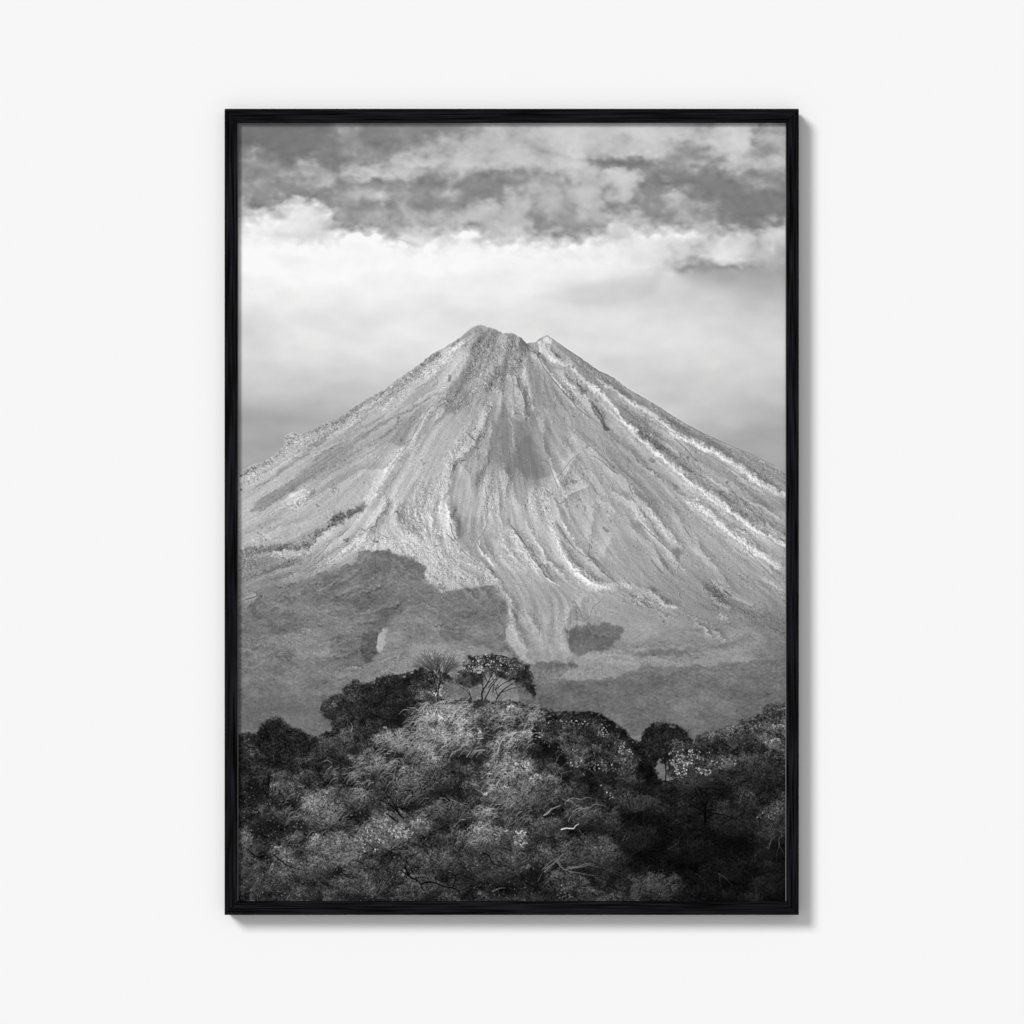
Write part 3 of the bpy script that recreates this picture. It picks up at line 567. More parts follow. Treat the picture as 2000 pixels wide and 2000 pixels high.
for t, P, w, a in [
 ('D', [(620,880),(720,1000),(660,1170),(560,1340),(430,1440),(385,1600),(350,1800),(380,1932)], 7, 24), ('G', [(330,60),(370,200),(430,330),(440,470)], 9, 30), ('G', [(250,40),(190,220),(210,380)], 9, 14),
 ('D', [(330,800),(240,900),(130,1080),(0,1310)], 7, 18), ('C', [(1640,1300),(1500,1480),(1330,1740),(1200,1932)], 7, 20), ('F', [(1450,40),(1400,150),(1310,300),(1200,380)], 7, 30), ('F', [(1560,60),(1510,180),(1600,330),(1760,420)], 8, 16),
 ('D', [(1270,980),(1255,1200),(1270,1340),(1340,1490),(1400,1650),(1440,1800)], 8, 20), ('D', [(1500,1120),(1740,1340),(1932,1560)], 6, 14), ('H', [(200,-20),(440,90),(560,230),(660,360),(720,460)], 7, 18),
 ('D', [(1620,1370),(1520,1460),(1450,1600),(1420,1700)], 7, 16), ('D', [(1720,1680),(1560,1740),(1430,1850)], 6, 12), ('G', [(1340,60),(1430,250),(1520,440),(1660,610),(1800,740),(1932,840)], 7, 22),
 ('G', [(1310,230),(1390,440),(1470,600),(1600,760),(1760,870),(1932,920)], 9, 26), ('G', [(920,280),(1020,430),(1110,570),(1210,700),(1310,810),(1400,890)], 7, 26), ('G', [(830,400),(920,540),(1020,660),(1120,740)], 8, 18),
 ('G', [(790,540),(900,650),(1000,750)], 6, 16), ('G', [(1060,240),(1180,440),(1300,640),(1450,790),(1600,880)], 4, 16), ('G', [(1170,360),(1230,520),(1330,660),(1500,800)], 4, 14), ('G', [(640,460),(700,580),(790,690)], 4, 16),
 ('H', [(130,40),(280,160),(290,260)], 6, 10), ('H', [(380,300),(560,430),(680,560),(760,760)], 8, 18), ('H', [(540,300),(700,450),(830,570),(900,640)], 6, 18), ('H', [(480,20),(640,180),(760,330),(840,430),(960,570)], 8, 22),
 ('H', [(100,80),(70,300),(40,500)], 7, 14), ('H', [(300,400),(230,520),(160,650)], 6, 10), ('H', [(1050,360),(1110,560),(1230,690),(1340,850),(1420,950)], 5, 16), ('H', [(800,100),(940,320),(1040,470)], 5, 12),
 ('H', [(1130,880),(1280,930),(1400,1000),(1600,1100),(1780,1190)], 7, -12), ('H', [(460,930),(640,960),(780,1060),(920,1120)], 5, 16), ('H', [(1040,1230),(1150,1290),(1200,1370)], 4, 20), ('H', [(1200,1280),(1300,1360),(1335,1430)], 4, 18),
 ('H', [(1700,760),(1800,830),(1932,900)], 6, 10), ('H', [(0,1560),(300,1500),(900,1440),(1300,1420)], 6, -9), ('H', [(0,1660),(300,1590),(800,1550),(1250,1600)], 6, -8),
 ('G', [(930,1060),(990,1230),(1070,1400),(1130,1510)], 6, 24), ('G', [(1090,1120),(1160,1230),(1230,1330)], 5, 20), ('G', [(1560,1050),(1480,1180),(1430,1330),(1490,1540)], 8, 14), ('G', [(780,850),(870,930),(960,1050),(1010,1160)], 6, 18),
 ('G', [(1350,1150),(1280,1300),(1320,1500)], 8, 10), ('G', [(1700,960),(1600,1050),(1650,1200)], 6, 10), ('G', [(450,480),(620,640),(780,780),(860,900)], 6, 16),
 ('F', [(1210,150),(1050,240),(900,330),(700,490),(560,540),(300,560),(60,620)], 7, -18), ('F', [(1250,360),(1050,500),(800,700),(520,790),(300,840),(90,900)], 6, -10), ('F', [(640,690),(400,740),(100,850)], 5, -9), ('F', [(760,220),(600,290),(440,330),(200,430)], 5, -9),
 ('F', [(460,250),(300,310),(60,420)], 5, -10), ('F', [(190,940),(180,1000),(80,1080)], 6, 16), ('C', [(1350,1330),(1000,1500),(700,1680),(450,1800)], 6, -9), ('C', [(1750,1340),(1450,1500),(1170,1540),(900,1700),(560,1880)], 6, -10),
 ('C', [(1600,1100),(1200,1330),(900,1500),(560,1720),(250,1932)], 5, -9), ('C', [(1700,720),(1400,900),(1000,1130),(700,1330),(400,1550)], 5, -9),
 ('D', [(640,180),(580,400),(450,620),(280,860)], 9, 12), ('D', [(960,250),(900,450),(760,640),(640,860)], 9, 12), ('D', [(1010,270),(1030,420),(980,600)], 8, 18), ('D', [(1090,440),(1080,620),(1100,760)], 4, 16), ('D', [(980,600),(1050,780),(1110,980)], 5, 20),
 ('D', [(1060,340),(1140,410),(1300,580),(1480,820),(1620,980)], 5, 16), ('D', [(1420,560),(1560,700),(1690,860),(1800,1020),(1860,1150)], 7, 22), ('D', [(1500,520),(1640,660),(1800,790),(1932,900)], 6, 16),
 ('D', [(740,1300),(700,1450),(630,1600)], 5, 12), ('D', [(880,1500),(920,1640),(880,1800)], 7, 12), ('D', [(800,1480),(740,1620),(760,1800)], 7, 10), ('D', [(480,1460),(560,1600),(600,1800)], 5, 10), ('D', [(970,1650),(1000,1800),(1080,1932)], 5, 12),
 ('E', [(0,700),(150,810),(280,930),(400,1090),(520,1220),(700,1370),(850,1510),(1000,1640),(1200,1780),(1400,1930)], 9, 22), ('E', [(600,1000),(760,1110),(900,1210),(1080,1290),(1280,1390),(1450,1500),(1640,1640),(1932,1830)], 9, 22),
 ('E', [(120,680),(300,790),(480,910),(620,1010)], 7, 16), ('E', [(1030,1480),(1300,1680),(1500,1830),(1660,1932)], 3, 12), ('E', [(200,1480),(330,1570),(460,1720),(560,1880)], 6, 16), ('E', [(0,1200),(200,1380),(420,1600),(640,1830)], 5, 10),
 ('E', [(130,1180),(400,1330),(640,1560),(900,1760),(1100,1932)], 6, 10), ('H', [(960,60),(1150,170),(1300,310),(1450,430),(1600,540),(1750,650),(1830,760)], 9, 20), ('H', [(1180,0),(1330,110),(1420,210),(1560,300),(1750,420),(1932,520)], 8, 18),
 ('F', [(1640,600),(1790,760),(1720,900)], 6, -12), ('F', [(1240,555),(1450,560),(1640,620)], 5, -8)]:
    crest(T(t, P), w, a)
veg = pmask(vegL, 2, 1, 4)
# small rills that follow the fall line
rr = np.random.default_rng(77)
cnt = 0
while cnt < 310:
    x, y = rr.uniform(OX, OX + W), rr.uniform(660, 1290)
    ix, iy = int(x - OX), int(y - OY)
    if ix >= W or MT[iy, ix] < .5: continue
    if rough[iy, ix] < 3.6 and rr.random() < .95: continue
    P = [(x, y)]; n = rr.integers(4, 11); st = 8
    for _ in range(n):
        ix = int(np.clip(x - OX, 0, W - 1)); iy = int(np.clip(y - OY, 0, H - 1))
        x += VX[iy, ix] * st + rr.normal() * 1.6; y += VY[iy, ix] * st + rr.normal() * 1.6; P.append((x, y))
    crest(np.array(P), rr.uniform(1.3, 3.6), rr.uniform(5, 16) * (1 if rr.random() < .75 else -.7)); cnt += 1
hc = lic(gn(5.5, 501), 16, 4.0) + .6 * lic(gn(3, 502), 10, 3.0)
hs = np.roll(hc, -2, 1) - np.roll(hc, 2, 1); hs = np.clip(hs / hs.std(), -2.6, 2.6)
veg = pmask(vegL, 2, 1, 4); vg2 = pmask(forest, 2, 1, 4)
low = np.clip((YY - 1180) / 60, 0, 1); vv = np.maximum(np.maximum(veg, low * .75), vg2)
smooth = np.clip(rough / 5, .35, 1)
spk = gn(1.25, 511); spk = np.clip(spk - 1.25, 0, 2)          # dark pits
spb = gn(1.0, 512); spb = np.clip(spb - 1.35, 0, 2)           # bright chips
mot = gn(3.2, 301, 1.9); mot2 = gn(12, 311, 5); mot3 = gn(1.5, 321, 1.1)
mt = tone + 3 + relief * 1.12 * (1 - .3 * vv)
rough = rough * (1 - .45 * vv)
mt += rough * CH * (.20 * EA + .22 * EB + .08 * EC) + rough * CH * (-.75 * spk + .5 * spb)
mt += (1 - vv) * (strk * .42 * streakF + strc * .55 * streakC + 5.5 * smooth * hs + (.9 + 1.1 * smooth) * EA + (.6 + 1.3 * smooth) * EB + 1.4 * EC)
mt += vv * (5.0 * gn(30, 941, 11) + 3.6 * mot + 3.6 * mot2 + 3.4 * mot3 - 7 * np.clip(gn(2.2, 331, 1.5) - 1.1, 0, 2) + 6 * np.clip(gn(1.4, 341) - 1.4, 0, 2))
img = img * (1 - MT) + mt * MT

# thin drawn lines: cracks, gullies, crests
b = Brush()
cnt = 0
while cnt < 520:                       # faint straight runnels down the ash
    x, y = rr.uniform(OX, OX + W), rr.uniform(650, 1260)
    ix, iy = int(x - OX), int(y - OY)
    if ix >= W or MT[iy, ix] < .5 or vv[iy, ix] > .5: continue
    P = [(x, y)]
    for _ in range(rr.integers(3, 11)):
        ix = int(np.clip(x - OX, 0, W - 1)); iy = int(np.clip(y - OY, 0, H - 1))
        x += VX[iy, ix] * 9 + rr.normal() * .35; y += VY[iy, ix] * 9 + rr.normal() * .35; P.append((x, y))
    t0 = float(tone[int(np.clip(P[0][1] - OY, 0, H - 1)), int(np.clip(P[0][0] - OX, 0, W - 1))])
    dk = rr.random() < .55
    b.line(np.array(P), rr.uniform(.8, 1.3), .7, t0 + (rr.uniform(-48, -22) if dk else rr.uniform(20, 42)), rr.uniform(.18, .42), .25); cnt += 1
img = b.flush(img)
def L(t, P, w, v, a=.7, wob=.8, w1=None): b.line(T(t, P), w, w if w1 is None else w1, v, a, wob)
for t, P, w, v in [
 ('D', [(1100,360),(1130,400),(1200,440),(1260,560),(1350,680),(1480,830),(1600,960),(1700,1040)], 1.8, 98),
 ('D', [(1350,680),(1440,780),(1540,880)], 2.2, 84), ('D', [(1000,640),(1040,760),(1080,860),(1100,960),(1090,1060)], 2, 92),
 ('D', [(1110,800),(1140,900),(1120,960)], 1.8, 95), ('D', [(1190,430),(1280,500),(1340,560)], 1.6, 105), ('D', [(1230,1440),(1300,1460),(1360,1600),(1400,1700)], 1.6, 118),
 ('D', [(1400,1600),(1460,1520),(1540,1420),(1610,1370)], 1.6, 112), ('D', [(1420,1840),(1500,1780),(1620,1720)], 1.6, 110), ('D', [(1740,1400),(1850,1480),(1932,1560)], 1.8, 108),
 ('D', [(1500,1120),(1600,1220),(1740,1340),(1900,1480)], 1.6, 122), ('D', [(1760,1160),(1840,1300),(1932,1400)], 1.4, 130),
 ('E', [(380,750),(560,850),(720,945),(900,1062),(1100,1172),(1350,1287),(1600,1392),(1800,1492)], 1.5, 112),
 ('D', [(1290,262),(1370,312),(1500,404),(1620,484),(1780,595),(1932,668)], 1.6, 108), ('E', [(860,1240),(960,1330),(1060,1440)], 2, 105),
 ('E', [(640,1030),(800,1150),(1000,1300),(1200,1400),(1480,1580)], 1.3, 120), ('E', [(0,960),(120,1080),(300,1240),(560,1440)], 1.4, 122),
 ('E', [(0,1200),(150,1330),(330,1500),(520,1680),(640,1830)], 1.4, 118), ('E', [(200,1480),(320,1570)], 2, 95), ('E', [(430,1690),(460,1760)], 2.4, 95),
 ('E', [(1900,1570),(1600,1440)], 1.4, 120),
 ('H', [(540,300),(640,400),(700,450),(800,540),(900,630)], 1.9, 98), ('H', [(430,20),(560,200),(640,300),(690,410)], 1.5, 112), ('H', [(940,320),(1010,430)], 2, 98), ('H', [(640,80),(720,240),(780,350)], 1.3, 118),
 ('H', [(60,510),(50,590),(130,690),(220,790),(280,840)], 2, 100), ('H', [(640,650),(700,720),(750,775)], 2.2, 98), ('H', [(905,660),(885,740)], 1.8, 105), ('H', [(1490,500),(1640,650),(1760,780),(1880,890)], 1.6, 108),
 ('H', [(290,400),(240,480)], 1.4, 118), ('H', [(1080,600),(1140,730)], 1.4, 122), ('H', [(160,1030),(90,1090),(60,1170),(10,1220)], 1.4, 112), ('H', [(1330,930),(1390,985)], 3.4, 92), ('H', [(0,200),(80,330),(70,480)], 1.3, 128),
 ('G', [(960,320),(1040,430),(1100,520),(1130,580)], 2.4, 92), ('G', [(1180,620),(1230,710),(1280,790),(1390,870)], 1.9, 98), ('G', [(1390,300),(1470,420),(1540,520),(1640,600),(1750,640),(1800,740),(1930,830)], 1.8, 104),
 ('G', [(440,500),(520,580),(620,660),(720,740)], 1.8, 108), ('G', [(720,330),(680,400),(640,470),(680,560)], 1.3, 120), ('G', [(1520,40),(1420,110),(1360,60)], 1.8, 108), ('G', [(1700,500),(1690,590),(1740,640)], 2, 98),
 ('G', [(380,300),(400,380),(430,450)], 2.6, 84), ('G', [(350,400),(420,470)], 2.2, 92), ('G', [(700,130),(720,240)], 1.6, 112), ('G', [(1230,1250),(1220,1350)], 1.8, 108), ('G', [(880,900),(960,1010)], 1.6, 108),
 ('G', [(970,860),(1040,880),(1110,900)], 1.2, 122), ('G', [(1550,1030),(1600,1110),(1630,1190)], 2.6, 110),
 ('F', [(1080,330),(1000,400),(970,420)], 1.8, 110), ('F', [(900,460),(820,560),(740,640),(700,680)], 1.7, 108), ('F', [(510,760),(540,800)], 2.2, 90), ('F', [(640,780),(740,730)], 1.3, 120),
 ('F', [(630,700),(400,740),(200,830),(90,880)], 1.2, 185), ('F', [(1060,0),(840,100),(640,180),(420,240),(130,240)], 1.2, 195), ('F', [(20,450),(200,300),(420,230)], 1.2, 190), ('F', [(190,950),(190,985),(90,1020)], 2.6, 92),
 ('F', [(200,990),(80,1095)], 2.2, 170), ('F', [(1260,350),(1400,420),(1500,450)], 1.6, 130), ('F', [(60,400),(180,330)], 1.4, 200),
 ('C', [(600,1880),(800,1760),(1000,1650)], 1.2, 195), ('C', [(560,1890),(690,1800)], 1.4, 120), ('C', [(1932,820),(1760,1040),(1640,1270),(1500,1450),(1400,1600)], 1.3, 128),
 ('C', [(1420,1030),(1560,920)], 1.8, 205), ('C', [(1360,1080),(1100,1260),(900,1400),(700,1530)], 1.0, 190), ('C', [(1640,1300),(1480,1480),(1300,1680)], 1.2, 195), ('C', [(220,1790),(620,1570)], 1.0, 190),
 ('C', [(45,1715),(55,1715)], 2.5, 40), ('C', [(30,1600),(90,1560)], 2, 95), ('C', [(1320,880),(1400,790)], 2, 95), ('C', [(1440,830),(1480,800)], 2, 90), ('C', [(1520,800),(1580,760)], 2, 100),
 ('D', [(50,770),(140,720)], 1.5, 110), ('D', [(200,760),(260,690),(240,650)], 1.5, 118), ('D', [(250,880),(130,1070),(0,1310)], 1.2, 192), ('D', [(760,1310),(840,1300)], 1.1, 175), ('D', [(700,1640),(730,1800)], 1.6, 115),
 ('D', [(930,1640),(910,1740)], 1.8, 118), ('D', [(965,1650),(970,1800)], 1.5, 190), ('D', [(440,1440),(560,1600),(550,1760)], 1.3, 190), ('D', [(470,1460),(570,1560)], 1.3, 125), ('D', [(780,1450),(900,1475)], 1.2, 172),
 ('D', [(1260,1100),(1260,1300),(1320,1470)], 1.2, 182), ('D', [(970,570),(1010,610)], 2, 100), ('D', [(560,1200),(610,1250)], 3, 88), ('D', [(590,1310),(650,1330)], 3, 95), ('D', [(490,1445),(520,1440)], 3, 92),
 ('D', [(1010,1000),(985,1005)], 3, 105)]:
    L(t, P, w * .95, v, .55 if v < 140 else .5, .35)
img = b.flush(img)
SPN = gn(4.5, 601)
def gat(A, x, y):
    ix = np.clip((x - OX).astype(int), 0, W - 1); iy = np.clip((y - OY).astype(int), 0, H - 1)
    return A[iy, ix]
# scattered boulders and scrub on the slopes
def scatter(P, n, vlo, vhi, r0, r1, a=.6, warp=0, length=0, ang=0, spread=.6):
    x0, y0 = P.min(0); x1, y1 = P.max(0)
    x = rng.uniform(x0, x1, n); y = rng.uniform(y0, y1, n)
    ins = np.zeros(n, bool); m = len(P)
    for i in range(m):
        ax, ay = P[i]; bx, by = P[(i + 1) % m]
        if ay == by: continue
        ins ^= ((ay > y) != (by > y)) & (x < (bx - ax) * (y - ay) / (by - ay) + ax)
    ins &= rng.random(n) < np.clip(.62 + .5 * gat(SPN, x, y), 0, 1)
    x = x[ins]; y = y[ins]; k = len(x)
    r = rng.uniform(r0, r1, k); v = rng.uniform(vlo, vhi, k)
    if length <= 0:
        b.pts(x, y, r, v, a)
    else:
        th = ang + rng.normal(size=k) * spread; ln = rng.uniform(.4, 1, k) * length
        n2 = max(3, int(length / 1.0)); t = np.linspace(-.5, .5, n2)
        bend = rng.normal(size=k) * .25 * ln
        X = x[:, None] + np.cos(th)[:, None] * t * ln[:, None] - np.sin(th)[:, None] * bend[:, None] * (t * t * 2)
        Y = y[:, None] + np.sin(th)[:, None] * t * ln[:, None] + np.cos(th)[:, None] * bend[:, None] * (t * t * 2)
        b.pts(X.ravel(), Y.ravel(), np.repeat(r, n2), np.repeat(v, n2), a)
scatter(T('D', [(1130,1700),(1330,1690),(1360,1960),(1120,1932)]), 60, 200, 228, .5, 1.0, .7, 0, 4, .6, .5)
for q in ([(200,1000),(290,880),(400,730),(460,740),(380,840),(300,960),(260,1010)],):
    scatter(T('I', q), 160, 135, 180, .8, 1.6, .6)
img = b.flush(img)
# broken rock: little lit faces with a shadow beside each
n = 60000; x = rng.uniform(OX, OX + W, n); y = rng.uniform(640, 1290, n)
ok = (gat(MT, x, y) > .6) & (rng.random(n) < gat(rough * CH, x, y) / 42) & (gat(vv, x, y) < .6); x, y = x[ok], y[ok]; n = len(x)
t0 = gat(img, x, y); th = np.arctan2(gat(VY, x, y), gat(VX, x, y)) + rng.normal(size=n) * .6; k = 6; t = np.linspace(-.5, .5, k)
ln = rng.uniform(1.5, 6.5, n) * rng.uniform(.5, 1, n)
def dabs(dx, dy, v, r, a):
    X = x[:, None] + dx + np.cos(th)[:, None] * t * ln[:, None]; Y = y[:, None] + dy + np.sin(th)[:, None] * t * ln[:, None]
    b.pts(X.ravel(), Y.ravel(), np.repeat(r, k), np.repeat(v, k), a)
dabs(1.1, .8, t0 - rng.uniform(18, 62, n), rng.uniform(.5, 1.0, n), .55); img = b.flush(img)
dabs(-.4, -.3, t0 + rng.uniform(8, 42, n), rng.uniform(.5, 1.1, n), .5); img = b.flush(img)
# scrub and bare streaks breaking up the wooded slopes
def streaks(n, y0, y1, lo, hi, l0, l1, a, r=.8, need=.6):
    x = rng.uniform(OX, OX + W, n); y = rng.uniform(y0, y1, n)
    ok = (gat(vv, x, y) > need) & (rng.random(n) < np.clip(.4 + .45 * gat(gn(12, 913, 5), x, y), 0, 1)); x, y = x[ok], y[ok]
    for i in range(len(x)):
        l = rng.uniform(l0, l1); an = math.atan2(gat(VY, x[i:i+1], y[i:i+1])[0] * .35, gat(VX, x[i:i+1], y[i:i+1])[0]) + rng.normal() * .25
        t0 = float(gat(tone, x[i:i+1], y[i:i+1])[0]); m2 = rng.normal() * 1.2
        b.line(np.array([(x[i], y[i]), (x[i] + math.cos(an) * l * .5 + m2, y[i] + math.sin(an) * l * .5 + m2), (x[i] + math.cos(an) * l, y[i] + math.sin(an) * l)]), r * 2, r, t0 + rng.uniform(lo, hi), a, .5)
streaks(700, 1080, 1330, 14, 40, 3, 12, .42, .6); streaks(600, 1080, 1400, -26, -10, 4, 16, .4, .9); streaks(500, 1140, 1320, 10, 30, 2, 7, .5, .7, .3)
img = b.flush(img)
# treetops of the distant woods
n = 20000; x = rng.uniform(OX, OX + W, n); y = rng.uniform(1090, 1480, n)
ok = (gat(vv, x, y) > .7) & (rng.random(n) < np.clip(.55 + .35 * gat(SPN, x, y), 0, 1)); x, y = x[ok], y[ok]; n = len(x)
big = 1 + (y - 1090) / 420
t0 = gat(tone, x, y); b.pts(x + .8, y + 1.0, rng.uniform(.6, 1.25, n) * big, t0 - rng.uniform(8, 26, n), .36); img = b.flush(img)
sel = rng.random(n) < .7; b.pts(x[sel] - .3, y[sel] - .6, rng.uniform(.5, .95, sel.sum()) * big[sel], t0[sel] + rng.uniform(2, 26, sel.sum()), .46); img = b.flush(img)
#MOUNTAIN-END

#FOREGROUND-BEGIN ------------------------------------------------------ foreground
cols = [480,545,610,675,740,805,870,935,1000,1065,1130,1195,1260,1325,1390,1455,1520]
frows = [
 (1310, [60,60,60,55,40,46,80,60,60,60,60,60,60,60,60,60,55]),
 (1345, [60,60,60,58,42,48,112,100,95,90,60,60,60,60,60,60,55]),
 (1380, [60,60,60,55,42,75,118,125,80,108,42,34,60,60,60,78,70]),
 (1415, [62,60,60,66,48,88,108,112,72,118,72,62,28,52,60,72,75]),
 (1450, [46,44,62,76,66,102,104,98,95,112,52,70,34,55,68,72,66]),
 (1485, [55,40,62,78,86,86,82,86,112,102,46,56,60,22,60,56,60]),
 (1520, [50,40,76,72,80,70,76,82,118,86,46,46,54,20,54,54,50]),
 (1555, [46,60,72,78,60,60,66,76,88,76,52,40,26,30,40,44,48]),
 (1590, [36,70,82,76,60,56,62,66,76,70,46,36,20,20,24,26,44]),
 (1625, [60,82,82,70,78,56,66,62,88,76,50,40,17,14,18,20,44]),
 (1660, [66,66,76,66,88,82,60,92,82,60,46,52,28,14,12,15,28]),
 (1695, [76,76,70,60,76,56,52,60,76,50,52,50,24,13,15,13,20]),
 (1730, [70,60,66,66,60,52,46,56,50,42,56,40,34,14,20,13,14]),
 (1765, [52,72,76,66,66,72,60,52,56,42,46,42,52,42,16,16,20])]
G = blur(interp_grid(cols, [r[0] for r in frows], [r[1] for r in frows], XX + 9 * WX, YY + 8 * WY), 7)
clump = fbm(34, 26, 4, 401, gain=.6); clump2 = fbm(13, 11, 3, 411, gain=.6)
G = G * np.clip(1 + .16 * clump + .07 * clump2, .35, 1.8)

def gmod(P, v, a=.8, warp=3, fine=2, soft=3):
    global G
    m = pmask(P, warp, fine, soft) * a
    G = G * (1 - m) + v * m
# tree crowns, lit from the upper left, each hiding part of the one behind
br = np.random.default_rng(99); G0 = G.copy()
CROWNS = []
for k in range(900):
    x, y = br.uniform(OX, OX + W), br.uniform(1350, 1800)
    r = br.uniform(13, 30) * (.7 + .65 * (y - 1340) / 430)
    if all((x - c[0]) ** 2 + ((y - c[1]) * 1.4) ** 2 > (.62 * (r + c[2])) ** 2 for c in CROWNS): CROWNS.append((x, y, r))
CROWNS.sort(key=lambda c: c[1])
SH = np.ones((H, W), np.float32)
ux, uy = gn(5, 741), gn(5, 742)
for x, y, r in CROWNS:
    ry = r * br.uniform(.6, .85)
    x0 = int(max(0, x - OX - 1.8 * r)); x1 = int(min(W, x - OX + 1.8 * r)); y0 = int(max(0, y - OY - 1.8 * r)); y1 = int(min(H, y - OY + 1.8 * r))
    if x1 - x0 < 3 or y1 - y0 < 3: continue
    sl = (slice(y0, y1), slice(x0, x1))
    u = (XX[sl] + 2.6 * ux[sl] + 1.3 * FX[sl] - x) / r; q = (YY[sl] + 2.6 * uy[sl] + 1.3 * FY[sl] - y) / ry
    d = np.sqrt(u * u + q * q); m = np.clip((1.02 - d) * 4.5, 0, 1)
    shd = np.clip(.92 - .66 * (.5 * u + .9 * q) + .04 * ux[sl] + .12 * (d > .8) * (q < 0), .3, 1.75) * br.uniform(.8, 1.2)
    gapd = np.clip(1 - np.hypot(u - .25, (q - .8) * 1.2) * .75, 0, 1); SH[sl] *= 1 - .75 * gapd
    SH[sl] = SH[sl] * (1 - m) + shd * m
SHn = SH / blur(SH, 24)
G = np.clip(G0 * np.clip(1 + .78 * (SHn - 1), .25, 1.6), 4, 185)
# named tone patches
gmod(T('J', [(300,700),(450,620),(560,640),(650,660),(860,560),(1000,650),(1000,800),(900,950),(700,1060),(480,1060),(200,1140),(60,1150),(100,960),(300,900)]), 112, .55)
gmod(T('J', [(990,780),(1130,740),(1240,850),(1260,980),(1100,1010),(1000,900)]), 55, .8)
gmod(T('J', [(1370,840),(1440,800),(1470,900),(1420,950),(1330,930)]), 45, .8)
gmod(T('J', [(580,860),(700,840),(720,960),(600,960)]), 58, .6)
gmod(T('J', [(1180,1030),(1380,980),(1560,900),(1600,880),(1560,1020),(1380,1080),(1260,1090),(1200,1200),(1150,1300),(1180,1500),(1080,1540),(1120,1330)]), 142, .75)
gmod(T('J', [(1400,1140),(1560,1160),(1700,1200),(1660,1280),(1500,1210)]), 22, .8)
gmod(T('J', [(1540,1060),(1900,1060),(1932,1300),(1700,1400),(1650,1200),(1540,1180)]), 28, .8)
gmod(T('J', [(760,1500),(1000,1280),(1000,1600),(880,1620)]), 50, .5)
gmod(T('J', [(200,1450),(600,1500),(640,1650),(240,1640)]), 48, .6)
gmod(T('J', [(0,640),(280,680),(300,760),(100,920),(0,930)]), 32, .7)
# dome shaped tree on the right with its shadowed back
dome = T('K', [(200,440),(240,330),(290,260),(450,190),(700,180),(860,180),(960,195),(1100,280),(1260,390),(1320,480),(1400,510),(1440,570),(1500,660),(1600,860),(1700,960),(1560,1080),(1380,1060),(1200,1000),(1100,900),(600,820),(300,600)])
domelit = T('K', [(235,450),(290,340),(390,275),(500,250),(800,250),(960,270),(1080,380),(1220,500),(1330,640),(1400,860),(1440,1000),(1300,1030),(1120,860),(900,840),(700,780),(600,680),(520,520),(330,500)])
gmod(dome, 15, .95, 2, 2, 1.5)
gmod(domelit, 70, .9, 5, 4, 6)
gmod(T('K', [(240,330),(290,265),(400,215),(450,262),(350,310),(270,420),(230,420)]), 46, .4, 3, 2, 4)
mdm = pmask(dome, 2, 2, 2); G = G * (1 + mdm * (.22 * gn(7, 921) + .15 * gn(3.5, 922)))
gmod(T('K', [(330,520),(500,500),(560,590),(480,700),(380,640)]), 20, .85, 4, 3, 4)
gmod(T('K', [(560,860),(780,840),(920,900),(960,1100),(700,1000),(600,950)]), 28, .7, 5, 4, 5)
gmod(T('K', [(500,660),(580,640),(560,780),(500,740)]), 10, .8)
gmod(T('K', [(840,900),(960,900),(960,1100),(880,1090)]), 12, .8, 4, 3, 4)
gmod(T('K', [(1060,860),(1200,860),(1330,960),(1200,1010),(1080,940)]), 62, .7)
gmod(T('K', [(1180,1080),(1330,1060),(1440,1200),(1700,1300),(1932,1500),(1600,1900),(1400,1932),(1300,1600),(1200,1400)]), 13, .85)
gmod(T('K', [(1320,1100),(1480,1100),(1700,1180),(1640,1240),(1440,1200)]), 50, .8)
gmod(T('K', [(640,1240),(760,1250),(1000,1260),(1100,1400),(1080,1560),(900,1500),(800,1400),(680,1350)]), 52, .7)
gmod(T('K', [(590,1510),(720,1480),(1000,1560),(720,1560),(620,1580)]), 8, .9)
gmod(T('K', [(480,1720),(640,1580),(850,1540),(1050,1560),(1250,1640),(1270,1740),(1180,1800),(1240,1932),(900,1932),(760,1800),(560,1780)]), 62, .8)
gmod(T('K', [(560,1200),(640,1340),(620,1420),(540,1340)]), 16, .8)
gmod(T('K', [(0,1500),(160,1500),(170,1620),(60,1680),(0,1650)]), 100, .7)
gmod(T('I', [(40,1560),(240,1480),(400,1500),(380,1640),(240,1780),(60,1820)]), 22, .85)
gmod(T('I', [(280,860),(480,830),(640,960),(900,1040),(820,1140),(560,1400),(300,1300),(260,1040)]), 34, .6)
gmod(T('I', [(380,1540),(480,1530),(480,1620),(400,1600)]), 95, .8, 1)
gmod(T('I', [(780,1260),(900,1180),(970,1220),(860,1290)]), 96, .8, 1)
gmod(T('I', [(1180,1500),(1400,1490),(1640,1600),(1500,1680),(1240,1660)]), 32, .8)
gmod(T('I', [(1330,1400),(1400,1300),(1560,1180),(1800,1120),(1700,1340),(1480,1460)]), 104, .6)
gmod(T('L', [(600,680),(760,640),(840,720),(900,870),(700,920),(620,840)]), 62, .6)
gmod(T('L', [(900,1340),(1100,1350),(1150,1500),(1000,1600),(940,1932),(1200,1932),(1500,1700),(1600,1500),(1400,1450),(1200,1400)]), 14, .7)
gmod(T('L', [(780,930),(1080,880),(1100,1000),(900,1100),(760,1000)]), 55, .7)
gmod(T('L', [(560,1740),(760,1680),(900,1720),(840,1860),(640,1860)]), 5, .9, 2)
gmod(T('O', [(1000,660),(1060,620),(1180,620),(1230,700),(1100,730)]), 5, .9, 2)
gmod(T('O', [(700,900),(860,850),(1000,920),(1090,930),(1040,1040),(700,1040)]), 58, .8)
gmod(T('O', [(1560,960),(1700,940),(1760,1040),(1560,1040)]), 40, .7)
gmod(T('N', [(560,1380),(640,1340),(700,1420),(660,1520),(600,1520)]), 14, .8)
